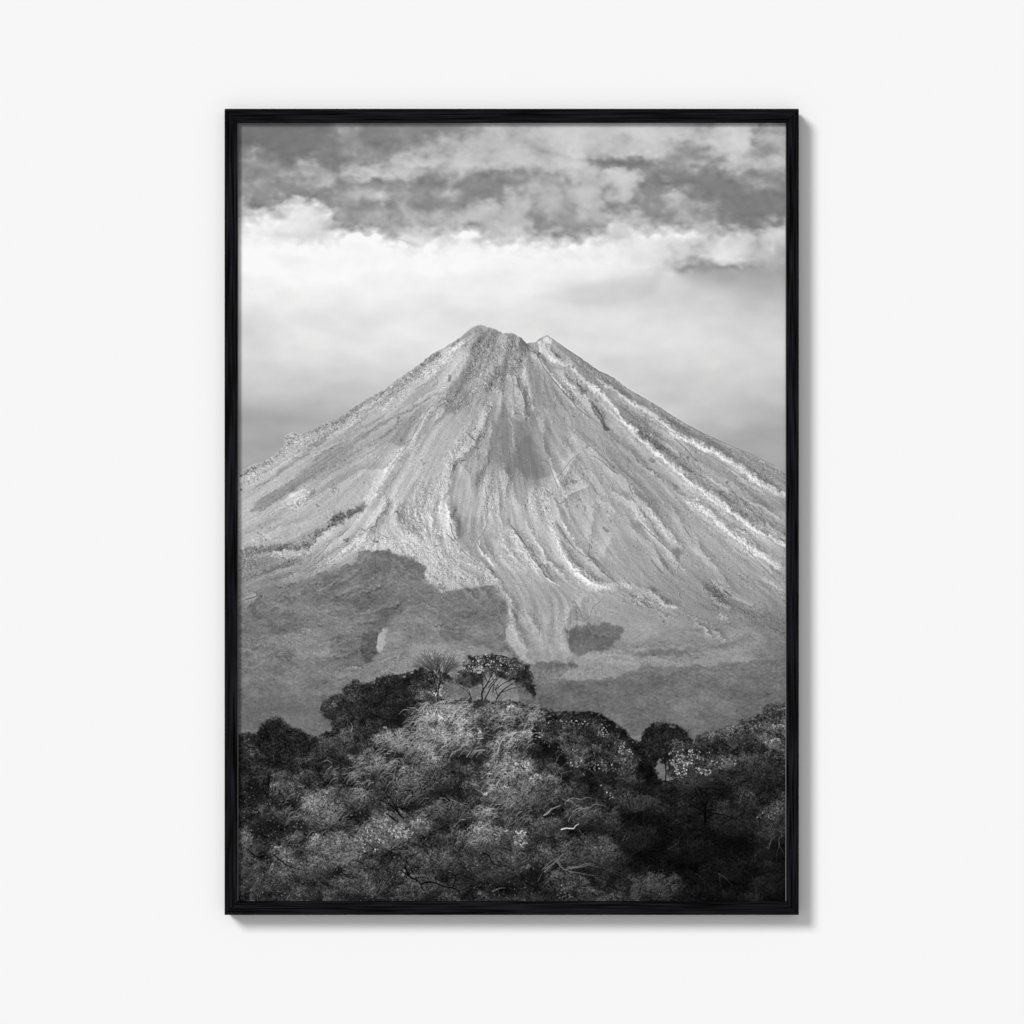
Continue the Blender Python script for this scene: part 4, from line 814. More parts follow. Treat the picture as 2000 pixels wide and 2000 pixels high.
gmod(T('N', [(440,620),(540,640),(500,760),(420,740)]), 16, .8)
gmod(T('N', [(480,780),(600,800),(660,920),(560,980)]), 24, .7)
gmod(T('N', [(1560,1300),(1700,1280),(1700,1440),(1560,1560),(1440,1450)]), 18, .8)
gmod(T('N', [(1180,1500),(1500,1560),(1700,1500),(1900,1600),(1900,1680),(1240,1680)]), 22, .7)
gmod(T('N', [(250,830),(330,780),(440,820),(480,920),(380,960),(270,900)]), 84, .7)
gmod(T('N', [(200,1480),(400,1540),(700,1560),(760,1680),(420,1680)]), 92, .6)
gmod(T('N', [(920,840),(1060,840),(1080,960),(1160,1010),(1000,1010)]), 110, .7)
gmod(T('M', [(230,780),(400,780),(420,880),(340,980),(240,900)]), 30, .8)
gmod(T('M', [(1380,900),(1500,780),(1800,860),(1900,950),(1700,1100),(1450,1160),(1340,1060)]), 84, .7)
gmod(T('M', [(0,1140),(120,1140),(120,1400),(40,1440)]), 92, .6)
gmod(T('M', [(540,1700),(640,1540),(700,1560),(660,1700)]), 104, .6)

# the larger crowns, placed one by one: centre, radii, tone
for x, y, rx, ry, v in sorted([(1153,1663,68,36,82),(1136,1598,46,22,62),(824,1616,27,20,90),(852,1520,72,32,58),(952,1412,32,22,58),(752,1635,62,38,84),(918,1682,118,38,60),(629,1592,55,34,86),
 (657,1663,72,42,80),(512,1607,34,28,38),(796,1548,46,28,50),(718,1492,42,28,112),(991,1507,44,36,124),(1019,1554,58,34,90),(946,1632,55,26,104),(1102,1726,50,20,56),(1286,1730,60,24,64),(1242,1568,45,20,52),
 (1353,1507,74,38,62),(1436,1607,60,34,36),(1509,1607,30,46,50),(1353,1663,58,28,26),(1242,1640,58,30,26),(529,1720,50,28,80),(713,1726,78,26,78),(601,1699,58,28,74),(824,1728,45,22,90),(963,1715,45,18,54),(1409,1432,58,28,82),
 (1453,1445,36,28,46),(657,1463,50,26,70),(1480,1500,50,34,52),(1420,1700,60,26,22),(560,1545,45,24,70),(690,1560,60,26,80),(880,1585,55,24,66),(1060,1620,40,22,60),(1500,1730,40,24,26),(905,1455,48,24,112),(770,1450,48,26,104)], key=lambda c: c[1] + c[3]):
    sl = (slice(int(max(0, y - OY - 1.7 * ry)), int(min(H, y - OY + 1.9 * ry))), slice(int(max(0, x - OX - 1.5 * rx)), int(min(W, x - OX + 1.5 * rx))))
    u = (XX[sl] + 4.5 * ux[sl] + 1.6 * FX[sl] - x) / rx; q = (YY[sl] + 3.5 * uy[sl] + 1.6 * FY[sl] - y) / ry
    d = np.sqrt(u * u + q * q); m = np.clip((1.0 - d) * 3.5, 0, 1) * .8
    under = np.clip(1 - np.hypot(u - .15, (q - .95) * 1.4) * .9, 0, 1)
    G[sl] *= 1 - .72 * under
    shd = np.clip(.98 - .58 * (.35 * u + q) + .15 * (d > .72) * (q < -.1), .35, 1.6) * (1 + .10 * uy[sl])
    G[sl] = G[sl] * (1 - m) + np.clip(v * shd, 4, 185) * m
    CROWNS.append((x, y, .5 * (rx + ry)))
hill = cat(T('I', [(-40,1010),(20,1010),(110,985),(230,1000),(290,900),(380,825),(480,815),(560,880),(620,930),(700,945),(790,1000),(870,1035),(920,1000),(1010,965),(1070,930),(1040,830),
                   (960,770),(950,700),(980,640),(1060,585),(1150,548),(1230,570),(1190,505),(1260,440),(1320,400),(1380,430),(1470,440),(1560,385),(1700,330),(1800,350)]),
           T('J', [(60,330),(130,355),(180,320),(300,290),(360,270),(500,300),(620,290),(700,340),(690,420),(600,430),(570,560),(600,610),(700,610),(840,575),(1000,620),(1200,615),(1500,645),(1650,705),(1800,722),(1860,760)]),
           T('K', [(290,262),(450,190),(700,180),(860,180),(960,195),(1100,280),(1260,390),(1320,480),(1400,510)]),
           T('L', [(300,520),(340,450),(400,400),(440,360),(560,365),(680,390),(770,440),(860,545),(900,560),(930,490),(1080,435),(1180,425),(1300,380),(1420,325),(1560,285),(1660,240),(1680,180),(1760,160),(1860,160),(1960,110)]),
           T('P', [(1560,1800),(440,1800)]))
HM = pmask(hill, 1.0, 2.2, .8)
gap = pmask(T('L', [(480,790),(530,760),(575,800),(590,900),(650,985),(540,1000),(480,930),(462,860)]), 2, 3, 1.0) * .92
# leaf-edged mask
FGm = HM * (1 - gap)
G = G * (1 + .10 * gn(5, 461)) * (1.02 - .04 * np.clip((YY - 1480) / 120, 0, 1)) + 3
G = G * (1 + .14 * gn(26, 462, 14))
base = G * (.74 + .22 * np.clip(gn(.8, 421), -2, 2) + .08 * gn(2.0, 431))
base = np.clip(base, 2, 230)
img = img * (1 - FGm) + base * FGm

ori = fbm(60, 50, 2, 441) * 1.1; ori2 = fbm(20, 20, 2, 451) * .5
def twigs(n, l0, l1, w, klo, khi, alpha, fn=None, region=None, mask=None, lift=12.):
    mask = FGm if mask is None else mask
    x0, y0, x1, y1 = region if region else (OX, 1290, OX + W, OY + H)
    x = rng.uniform(x0, x1, n); y = rng.uniform(y0, y1, n)
    ok = gat(mask, x, y) > .5; x = x[ok]; y = y[ok]; n = len(x)
    if fn is None: th = -.9 + gat(ori, x, y) + gat(ori2, x, y) + rng.normal(size=n) * .55
    else: th = fn(x, y) + rng.normal(size=n) * .35
    ln = rng.uniform(l0, l1, n); k = max(4, int(l1 / .9)); t = np.linspace(-.5, .5, k)
    bend = rng.normal(size=n) * .28
    a = th[:, None] + bend[:, None] * t
    X = x[:, None] + np.cos(a) * t * ln[:, None]; Y = y[:, None] + np.sin(a) * t * ln[:, None]
    g = gat(G, x, y); v = g * rng.uniform(klo, khi, n) + lift * (khi > 1) * np.clip(1 - g / 50, 0, 1)
    b.pts(X.ravel(), Y.ravel(), w / 2 * np.repeat(rng.uniform(.7, 1.3, n), k), np.repeat(np.clip(v, 0, 235), k), alpha)
for _ in range(2):
    twigs(4200, 2, 6, 1.0, .3, .65, .34); img = b.flush(img)
    twigs(9500, 3, 12, .8, .9, 1.7, .38); img = b.flush(img)
    twigs(8000, 1.2, 2.2, .95, .9, 1.9, .40); img = b.flush(img)
# twigs fanning out of every crown
for x, y, r in CROWNS:
    if y > 1780: continue
    bx_, by_ = x + r * br.uniform(-.1, .4), y + r * .55
    g0 = float(gat(G, np.array([x]), np.array([y - r * .3]))[0])
    if gat(FGm, np.array([x]), np.array([y - r * .5]))[0] < .5: continue
    wdg = br.uniform(.7, 1.25); kind = br.random()
    for _ in range(int(26 + r * 2.6)):
        a = -math.pi / 2 - .15 + br.normal() * wdg; l = r * br.uniform(.5, 1.25); s0 = br.uniform(.1, .55)
        cx, cy = math.cos(a), math.sin(a) * .8; bend = br.normal() * .18 + .22 * np.sign(cx)
        P = [(bx_ + cx * l * s0, by_ + cy * l * s0), (bx_ + cx * l * .75 - cy * bend * l * .3, by_ + cy * l * .75), (bx_ + cx * l + cx * .05 * l, by_ + cy * l + abs(bend) * l * .35)]
        v = g0 * (br.uniform(1.1, 2.3) if br.random() < .75 else br.uniform(.15, .4)) * (1.15 if cy < -.5 else .8) + 6
        b.line(np.array(P), .95, .6, min(v, 225), .46 if kind < .65 else .3, .15)
img = b.flush(img)
# leaf clusters: bright on the upper side of each crown, dark beneath
for x, y, r in CROWNS:
    g0 = float(gat(G, np.array([x]), np.array([y - r * .3]))[0])
    if gat(FGm, np.array([x]), np.array([y - r * .6]))[0] < .5: continue
    n = int(r * 5); an = rng.uniform(0, 6.283, n); rad = r * np.sqrt(rng.uniform(0, 1, n)) * 1.05
    lx, ly = x + np.cos(an) * rad, y + np.sin(an) * rad * .72; up_ = -(np.sin(an) * rad / r) - .4 * np.cos(an) * rad / r
    v = np.where(up_ + rng.normal(size=n) * .35 > 0, g0 * rng.uniform(.95, 1.75, n) + 3, g0 * rng.uniform(.12, .55, n))
    b.pts(lx, ly, rng.uniform(.45, 1.0, n), np.minimum(v, 225), .5)
img = b.flush(img)
twigs(1100, 9, 24, .8, 1.3, 2.1, .5); img = b.flush(img)
twigs(500, 8, 22, 1.0, .15, .4, .5); img = b.flush(img)

def leaves(P, n, vlo, vhi, r0, r1, a=.9, ln=2.2): scatter(P, int(n * 1.8), vlo, vhi, r0 * .5, r1 * .55, a * .8, 0, ln, 0, 3)
# leafy tree at the far left
leaves(T('I', [(20,1000),(230,990),(300,890),(480,815),(640,930),(900,1040),(860,1130),(640,1380),(20,1330)]), 1500, 6, 26, 1.4, 3.0, .7, 4)
leaves(T('I', [(20,1000),(230,990),(300,890),(480,815),(640,930),(900,1040),(860,1130),(640,1380),(20,1330)]), 750, 62, 96, 1.0, 1.8, .7, 3.4)
leaves(T('I', [(20,1480),(380,1480),(380,1640),(240,1800),(20,1800)]), 300, 2, 14, 1.5, 2.6, .7, 4); leaves(T('I', [(20,1480),(380,1480),(380,1640),(240,1800),(20,1800)]), 160, 44, 74, .8, 1.3, .7, 3)
img = b.flush(img)
# dark crowns left of the summit of the hill
crownL = T('I', [(950,700),(1060,590),(1230,560),(1260,450),(1380,440),(1560,390),(1700,340),(1932,310),(2200,300),(2300,480),(2150,560),(1900,700),(1850,840),(1700,900),(1450,880),(1300,960),(1100,930),(1080,860),(980,790)])
leaves(crownL, 2600, 14, 36, 1.3, 2.4, .6, 3.5); leaves(crownL, 900, 52, 78, .6, 1.1, .5, 4)
leaves(T('I', [(1560,390),(1700,340),(1932,310),(1932,480),(1700,500),(1560,470)]), 300, 6, 20, 1.4, 2.6, .7, 3)
img = b.flush(img)
# ragged rims: small leaves thrown just outside the outline
def rim(P, n, out, v0, v1, r0=.5, r1=1.15, a=.7):
    n = int(n * 4.5); out *= 1.1; r0, r1 = .4, .75
    Q = spline(P, 1.5); i = rng.integers(0, len(Q), n); d = np.abs(rng.normal(size=n)) * out
    th = rng.uniform(0, 6.28, n)
    b.pts(Q[i, 0] + np.cos(th) * d * .8, Q[i, 1] + np.sin(th) * d - .3, rng.uniform(r0, r1, n), rng.uniform(v0, v1, n), a)
rim(T('I', [(20,1010),(110,985),(230,1000),(290,900),(380,825),(480,815),(560,880),(620,930),(700,945),(790,1000),(870,1035)]), 340, 2.4, 16, 50)
rim(T('I', [(1040,830),(960,770),(950,700),(980,640),(1060,585),(1150,548),(1230,570),(1190,505),(1260,440),(1320,400),(1380,430),(1470,440),(1560,385),(1700,330),(1800,350),(1932,305)]), 520, 2.6, 28, 64)
rim(T('K', [(240,330),(290,262),(450,190),(700,180),(860,180),(960,195),(1100,280),(1260,390),(1320,480),(1400,510),(1440,570)]), 420, 1.6, 12, 34)
rim(T('L', [(300,520),(340,450),(400,400),(440,360),(560,365),(680,390),(770,440),(860,545)]), 300, 2.4, 18, 42)
rim(T('L', [(930,490),(1080,435),(1180,425),(1300,380),(1420,325),(1560,285)]), 260, 3.5, 70, 110, .7, 1.4, .55)
rim(T('L', [(1660,240),(1680,180),(1760,160),(1860,160),(1960,130)]), 160, 3, 30, 52)
img = b.flush(img)
crown2 = T('L', [(300,540),(340,450),(440,360),(560,365),(680,390),(770,440),(860,545),(780,600),(640,620),(520,660),(440,740),(460,900),(400,800),(340,640)])
leaves(crown2, 520, 8, 26, 1.3, 2.4, .7, 3); leaves(crown2, 420, 44, 78, .7, 1.3, .65, 2.5)
leaves(T('L', [(1660,250),(1760,170),(1932,160),(1932,300),(1800,300)]), 160, 24, 40, 1.2, 2.2, .7, 3)
leaves(T('L', [(1260,520),(1400,480),(1620,520),(1640,680),(1500,720),(1300,640)]), 200, 28, 46, 1, 2, .6, 3)
leaves(T('L', [(1640,850),(1760,900),(1740,1150),(1640,1350),(1560,1000)]), 200, 8, 22, 1.2, 2.4, .6, 4)
img = b.flush(img)
# sparkling pale leaves
def sparkle(P, n, lo=150, hi=225, r0=.6, r1=1.15, a=.8):
    c = P.mean(0); P = c + (P - c) * 1.08
    scatter(P, int(n * 1.25), lo * .7, hi + 10, r0 * .9, r1 * .95, a, 0, 2.4, 0, 3)
sparkle(T('K', [(330,350),(450,265),(640,280),(880,270),(860,330),(600,320),(420,390),(300,500),(260,480)]), 170, 130, 225)
sparkle(T('K', [(860,260),(1000,320),(1120,470),(1100,520),(1000,460),(900,420)]), 70)
sparkle(T('K', [(640,680),(900,740),(1060,700),(1180,620),(1330,560),(1300,760),(1100,850),(900,800),(700,780)]), 190, 110, 215)
sparkle(T('K', [(1220,500),(1300,520),(1320,640),(1180,620)]), 45); sparkle(T('K', [(400,280),(1050,280),(1380,680),(1300,900),(600,760),(360,480)]), 520, 85, 140, .6, 1.0, .7)
sparkle(T('K', [(780,860),(860,900),(820,1020),(780,1000)]), 20); sparkle(T('K', [(980,980),(1080,1060),(1160,1150),(1110,1190),(1000,1060)]), 32)
sparkle(T('L', [(590,700),(660,640),(780,660),(860,640),(860,780),(900,860),(760,930),(680,900),(640,800)]), 300, 130, 230, .7, 1.3)
sparkle(T('L', [(860,640),(1060,680),(1080,780),(900,760)]), 60, 120, 210); sparkle(T('L', [(880,840),(1080,880),(1050,930),(900,900)]), 60, 120, 220); sparkle(T('L', [(1080,760),(1350,740),(1360,860),(1230,940),(1120,820)]), 90, 100, 190)
sparkle(T('L', [(560,990),(780,920),(800,960),(640,990)]), 40, 110, 200); sparkle(T('L', [(1560,1400),(1800,1280),(1870,1380),(1700,1500),(1600,1480)]), 90, 80, 150)
sparkle(T('M', [(1350,1000),(1440,900),(1600,850),(1780,860),(1900,920),(1820,1010),(1600,1080),(1560,1160),(1440,1160)]), 330, 120, 230, .6, 1.2)
sparkle(T('N', [(0,860),(120,880),(300,930),(220,1000),(80,1010),(0,960)]), 120, 120, 225); sparkle(T('N', [(1370,940),(1500,930),(1540,1040),(1480,1110),(1390,1060)]), 130, 140, 235, .7, 1.2)
sparkle(T('N', [(1060,900),(1240,880),(1360,960),(1180,1020)]), 100, 110, 190); sparkle(T('N', [(100,1330),(200,1360),(220,1440),(120,1420)]), 50, 100, 190); sparkle(T('N', [(400,1300),(1000,1300),(1000,1400),(600,1300)]), 60, 90, 160)
sparkle(T('O', [(120,920),(260,900),(300,960),(200,1040),(120,1020)]), 70, 80, 140); sparkle(T('O', [(280,560),(480,540),(520,640),(420,760),(380,700)]), 70, 80, 160)
sparkle(T('I', [(0,0+1600),(1932,1500),(1932,1932),(0,1932)]), 300, 90, 170, .5, .9, .6); sparkle(T('M', [(0,600),(1932,600),(1932,1680),(0,1680)]), 700, 90, 165, .5, .9, .6)
sparkle(T('N', [(0,300),(1900,300),(1500,1680),(0,1680)]), 750, 85, 160, .5, .9, .55)
img = b.flush(img)

# ---- named twigs and boughs (dark or bright), traced one by one
def S(t, P, w, v, a=.9, w1=None, wob=.3): b.line(T(t, P), w, .45 * w if w1 is None else w1, v, a, wob)
bright = [
 ('K', [(350,1325),(400,1300),(440,1250),(540,1210)], 2.6, 175), ('K', [(600,1168),(670,1130),(760,1145),(830,1125),(900,1140)], 1.8, 165), ('K', [(670,1285),(740,1245),(860,1240),(920,1200),(1000,1210),(1045,1225)], 2, 150),
 ('K', [(545,1480),(600,1466),(680,1470),(700,1440),(740,1420)], 3.6, 235), ('K', [(750,1495),(790,1550)], 2, 120), ('K', [(500,1790),(620,1830),(740,1800),(900,1870)], 1.4, 120),
 ('K', [(620,1900),(740,1890),(820,1860),(920,1870)], 2, 150), ('K', [(360,1920),(480,1840),(560,1760),(640,1720)], 1.8, 150), ('K', [(490,1810),(540,1870),(570,1930)], 1.8, 150), ('K', [(480,1830),(600,1800),(700,1700)], 1.5, 130),
 ('K', [(550,860),(540,930),(500,1000),(440,1090)], 1.8, 125), ('K', [(540,860),(600,840),(640,830)], 2, 120), ('K', [(470,760),(520,660),(600,600),(640,580)], 2.2, 115), ('K', [(430,950),(500,830),(580,760),(620,700),(590,680)], 1.8, 130),
 ('K', [(400,500),(470,480),(540,540),(560,600)], 2, 110), ('K', [(820,800),(880,830),(960,930),(1000,980),(1060,1060)], 1.5, 110), ('K', [(900,800),(960,900),(1030,990)], 1.4, 100), ('K', [(930,1180),(950,1110)], 1.4, 110),
 ('K', [(600,980),(650,1030)], 1.4, 100), ('K', [(580,1060),(640,1110)], 1.3, 100), ('K', [(440,680),(450,760),(420,820)], 1.3, 85), ('K', [(300,440),(330,500),(320,580)], 1.4, 110), ('K', [(1470,1110),(1540,1070),(1640,1060)], 1.5, 70),
 ('K', [(1230,1600),(1260,1540),(1270,1500),(1240,1460)], 1.8, 110), ('K', [(1270,1590),(1310,1540),(1290,1500),(1340,1530)], 1.6, 105), ('K', [(130,1010),(170,1090)], 1.8, 120), ('K', [(150,1010),(110,1090)], 1.4, 110), ('K', [(330,1180),(320,1250)], 1.2, 100),
 ('L', [(600,1760),(700,1690),(740,1610),(860,1590)], 1.6, 75), ('L', [(1830,1720),(1830,1640),(1860,1610),(1840,1560),(1760,1520)], 1.8, 125), ('L', [(1720,1730),(1750,1640),(1830,1600)], 1.8, 120), ('L', [(1830,1720),(1870,1780),(1890,1840)], 1.6, 105),
 ('L', [(1700,1740),(1750,1750)], 1.4, 125), ('L', [(1710,1740),(1700,1830)], 1.3, 95), ('L', [(1610,1640),(1620,1680),(1700,1740)], 1.3, 95), ('L', [(1830,1730),(1800,1820),(1810,1900)], 1.5, 95), ('L', [(1560,1820),(1640,1760),(1710,1740)], 1.2, 70), ('L', [(1850,1560),(1890,1500)], 1.4, 120), ('L', [(1780,1080),(1820,1000)], 1.2, 90),
 ('L', [(1690,1740),(1740,1640),(1700,1600),(1660,1640)], 1.3, 100),
 ('O', [(1380,830),(1440,870),(1490,930)], 1.7, 105), ('O', [(1390,850),(1400,930),(1440,1000)], 1.4, 85), ('O', [(1200,830),(1260,880),(1290,970),(1360,1000)], 1.4, 75), ('O', [(1160,850),(1220,900)], 1.1, 65), ('O', [(10,920),(60,870),(130,800),(220,690)], 1.4, 125),
 ('O', [(110,740),(170,800),(300,830),(420,850)], 1.8, 150), ('O', [(180,800),(320,775),(360,765),(480,790)], 1.8, 150), ('O', [(180,820),(240,870)], 1.6, 140), ('O', [(0,800),(60,740),(190,660)], 1.6, 140), ('O', [(300,940),(385,945)], 1.6, 125), ('O', [(560,880),(575,940)], 1.2, 85), ('O', [(330,830),(460,880)], 1.3, 110),
 ('O', [(800,790),(850,770),(910,775)], 1.2, 60), ('O', [(200,420),(230,370),(300,330),(420,290),(500,300)], 1.6, 140),
 ('J', [(860,1240),(915,1160)], 2.4, 170), ('J', [(120,1260),(165,1340)], 1.8, 150), ('J', [(240,1290),(300,1200)], 1.6, 135), ('J', [(340,1320),(440,1150)], 1.5, 120), ('J', [(130,930),(150,1050)], 1.8, 150), ('J', [(0,1000),(140,930)], 1.3, 125),
 ('J', [(450,1045),(560,1010),(680,980)], 2.2, 180), ('J', [(580,1140),(680,1080),(800,970)], 2.2, 175), ('J', [(470,780),(560,770),(660,780),(720,830)], 2.2, 175), ('J', [(700,880),(780,800),(850,740)], 2.4, 180), ('J', [(760,900),(860,850),(900,800)], 2, 165),
 ('J', [(640,700),(700,710),(780,770)], 2, 165), ('J', [(330,750),(400,680),(460,630)], 2, 165), ('J', [(1380,800),(1480,770),(1600,720)], 2, 160), ('J', [(1200,1200),(1230,1090),(1300,1010),(1400,970),(1540,950),(1600,900)], 2.6, 185),
 ('J', [(1440,800),(1480,860),(1430,960)], 1.8, 150), ('J', [(940,900),(960,1000)], 1.6, 155), ('J', [(880,980),(920,920)], 1.5, 150), ('J', [(200,690),(330,700)], 1.5, 145), ('J', [(60,1130),(260,1070),(420,1040)], 1.8, 150), ('J', [(1060,980),(1180,1020),(1260,1060)], 1.5, 140),
 ('J', [(1870,1280),(1850,1200),(1932,1120)], 1.6, 110), ('J', [(1840,1600),(1880,1480),(1932,1400)], 1.4, 115), ('J', [(1850,1480),(1880,1380),(1932,1340)], 1.4, 115),
 ('N', [(1300,900),(1360,850),(1420,810),(1560,790)], 1.2, 130), ('N', [(1280,870),(1340,860)], 1.2, 130), ('N', [(1340,650),(1420,600)], 1.6, 150), ('N', [(1460,640),(1700,560)], 1.1, 110), ('N', [(960,665),(1020,630),(1060,570)], 1.5, 140), ('N', [(540,640),(580,560),(610,480)], 1.5, 130),
 ('N', [(560,560),(620,570),(660,610),(675,645)], 2, 145), ('N', [(640,560),(740,460)], 1.2, 105), ('N', [(670,570),(780,620),(900,680)], 1.8, 140), ('N', [(690,1010),(690,900),(640,840)], 1.8, 130), ('N', [(700,910),(720,840)], 1.4, 115), ('N', [(740,900),(820,840)], 1.5, 130),
 ('N', [(890,900),(930,820)], 1.8, 150), ('N', [(950,880),(1000,960)], 2, 165), ('N', [(1320,1190),(1400,1110)], 1.4, 115), ('N', [(1140,1600),(1220,1570),(1290,1560)], 2, 140), ('N', [(1130,1640),(1200,1620)], 1.2, 100), ('N', [(1060,1650),(1090,1600)], 1.2, 95),
 ('N', [(1110,300),(1175,265)], 1.6, 160), ('N', [(1140,410),(1180,440)], 2, 165), ('N', [(1050,750),(1130,820)], 1.4, 130), ('N', [(1480,380+80),(1510,440),(1530,520)], 1.5, 130), ('N', [(1720,750),(1800,690),(1890,650)], 2.4, 170), ('N', [(1650,1490),(1700,1390),(1740,1340)], 2, 125),
 ('N', [(1720,1380),(1820,1290),(1932,1180)], 2, 145), ('N', [(1780,1350),(1860,1270),(1920,1320)], 1.4, 130), ('N', [(1690,1560),(1780,1480),(1820,1420)], 1.3, 100), ('N', [(1160,1600),(1120,1660)], 1.1, 90), ('N', [(840,480),(850,560)], 1.3, 125),
 ('I', [(1280,960),(1290,900),(1260,840)], 2.2, 150), ('I', [(1310,1080),(1270,980),(1240,880),(1240,800)], 2, 115), ('I', [(1310,1080),(1380,1180),(1420,1230)], 2, 70), ('I', [(1200,710),(1260,770),(1300,800)], 1.6, 110), ('I', [(1220,1110),(1300,1080)], 1.5, 135),
 ('I', [(1310,840),(1400,910),(1440,910)], 1.4, 80), ('I', [(560,1500),(580,1570),(640,1620)], 1.6, 105), ('I', [(410,1230),(425,1310)], 1.8, 105), ('I', [(1010,1260),(1120,1290),(1160,1310)], 1.6, 120), ('I', [(980,1290),(1020,1250),(960,1190)], 2, 130), ('I', [(1700,980),(1600,1060),(1640,1140)], 1.4, 140),
 ('I', [(100,1810),(240,1795)], 1.2, 125), ('I', [(1620,440),(1625,520)], 1.1, 110), ('I', [(1300,1740),(1330,1680)], 1.4, 115),
 ('M', [(1290,620),(1320,540),(1370,520)], 1.4, 110), ('M', [(1360,940),(1420,850),(1480,800)], 2, 145), ('M', [(780,1005),(850,930),(900,970)], 1.8, 150), ('M', [(700,440),(780,420)], 1.8, 165), ('M', [(690,430),(740,400)], 1.6, 160), ('M', [(720,550),(800,580),(870,560)], 2, 165), ('M', [(800,600),(860,530)], 1.8, 165),
 ('M', [(620,780),(700,765),(780,740)], 1.8, 150), ('M', [(1090,900),(1120,1000)], 1.4, 115), ('M', [(950,660),(1000,720)], 1.4, 120), ('M', [(1270,1050),(1295,1120)], 1.6, 115), ('M', [(1840,120),(1880,210)], 1.8, 150), ('M', [(1180,300),(1300,280),(1440,300)], 1.8, 140),
 ('M', [(100,1200),(90,1440)], 1.4, 110), ('M', [(260,1660),(275,1560)], 1.4, 125), ('M', [(1160,1500),(1240,1450)], 1.5, 120), ('M', [(1340,1480),(1540,1390)], 1.3, 110), ('M', [(560,1690),(640,1560)], 1.8, 135), ('M', [(330,740),(420,730)], 1.5, 125),
]
dark = [
 ('I', [(1270,860),(1310,800),(1260,760),(1200,720)], 3.2, 14), ('I', [(1300,800),(1280,730)], 1.6, 28), ('I', [(1220,900),(1210,840),(1150,820)], 2, 22), ('I', [(900,1300),(980,1265),(1000,1240)], 2.4, 18), ('I', [(880,1340),(930,1440),(1000,1530),(1070,1540)], 3, 16),
 ('I', [(1020,1250),(960,1160)], 2.4, 22), ('I', [(1190,1540),(1320,1580)], 2.6, 12), ('I', [(560,1520),(570,1430)], 1.8, 10),
 ('I', [(1860,1930),(1760,1820),(1640,1680)], 3, 8), ('I', [(1740,1800),(1640,1740),(1590,1730)], 2.4, 10), ('I', [(1780,1800),(1932,1830)], 2.6, 10), ('I', [(1760,1780),(1700,1690),(1640,1650)], 2, 12), ('I', [(1780,1790),(1780,1700)], 1.8, 12), ('I', [(1670,1870),(1750,1932)], 2.6, 10),
 ('N', [(60,660),(150,790)], 3.4, 8), ('N', [(0,760),(110,840)], 2.8, 12), ('N', [(60,660),(30,580)], 2, 12), ('N', [(90,660),(200,700)], 2.4, 12), ('N', [(260,570),(240,480),(120,490)], 3, 8), ('N', [(60,640),(0,600)], 2, 12),
 ('M', [(420,1195),(540,1290),(640,1340),(760,1370)], 3, 6), ('M', [(560,1260),(620,1330)], 1.8, 12), ('M', [(150,1160),(220,1210),(290,1220)], 3, 8), ('M', [(1340,1260),(1400,1290),(1430,1350)], 2.6, 12), ('M', [(180,1600),(230,1690)], 2, 12), ('M', [(1620,1160),(1700,1210)], 2, 18), ('M', [(1680,740),(1800,840)], 2.6, 8),
 ('M', [(1130,1620),(1180,1660)], 1.8, 20), ('M', [(0,1410),(70,1450)], 1.6, 20),
 ('N', [(170,1330),(230,1440),(310,1480),(380,1590)], 4.5, 5), ('N', [(130,1370),(240,1450)], 3, 8), ('N', [(350,1520),(420,1495),(520,1510),(600,1545),(690,1560),(760,1590),(800,1640)], 3.6, 5), ('N', [(700,1550),(730,1480),(740,1420),(800,1400)], 3, 6), ('N', [(730,1430),(640,1370)], 2, 10),
 ('N', [(510,1460),(560,1480)], 2.2, 8), ('N', [(290,1450),(420,1440)], 2, 14), ('N', [(1040,1170),(1100,1200),(1140,1270),(1230,1330)], 3, 10), ('N', [(1720,1350),(1700,1300),(1620,1270)], 2.6, 8), ('N', [(1720,1350),(1680,1450),(1600,1620)], 3, 5), ('N', [(530,700),(480,690)], 2, 10), ('N', [(1110,320),(1130,400)], 2.4, 20), ('N', [(1120,320),(1090,260)], 1.6, 30),
 ('N', [(400,780),(470,740)], 2.4, 10), ('N', [(700,1370),(760,1290)], 1.8, 14),
 ('L', [(570,1010),(570,880),(560,780)], 2.6, 8, 2), ('L', [(610,860),(600,800)], 2.6, 10), ('L', [(1440,740),(1410,600),(1380,560)], 1.8, 22), ('L', [(1480,700),(1500,620)], 1.5, 28), ('L', [(580,1010),(700,970)], 2, 8), ('L', [(1010,1450),(1010,1300),(1040,1200)], 5, 3), ('L', [(1010,1340),(880,1280),(720,1160)], 3, 6),
 ('L', [(1030,1400),(1120,1360),(1260,1390),(1300,1420)], 3, 5), ('L', [(1020,1330),(1180,1290)], 2.4, 6), ('L', [(1000,1250),(860,1230)], 2, 8), ('L', [(740,910),(860,890)], 1.8, 14), ('L', [(800,760),(880,790)], 3, 12), ('L', [(620,1310),(760,1310)], 1.6, 6),
 ('L', [(1500,350),(1600,285)], 1.6, 45), ('J', [(1170,760),(1180,620)], 1.5, 45), ('J', [(1110,830),(1120,740)], 1.5, 50), ('J', [(470,600),(440,560)], 1.8, 45)]
for q in dark:
    S(q[0], q[1], q[2], q[3], .85, q[4] if len(q) > 4 else None)
img = b.flush(img)
for q in bright: S(q[0], q[1], q[2] * .74, q[3], .85 if q[3] > 130 else .65)
img = b.flush(img)
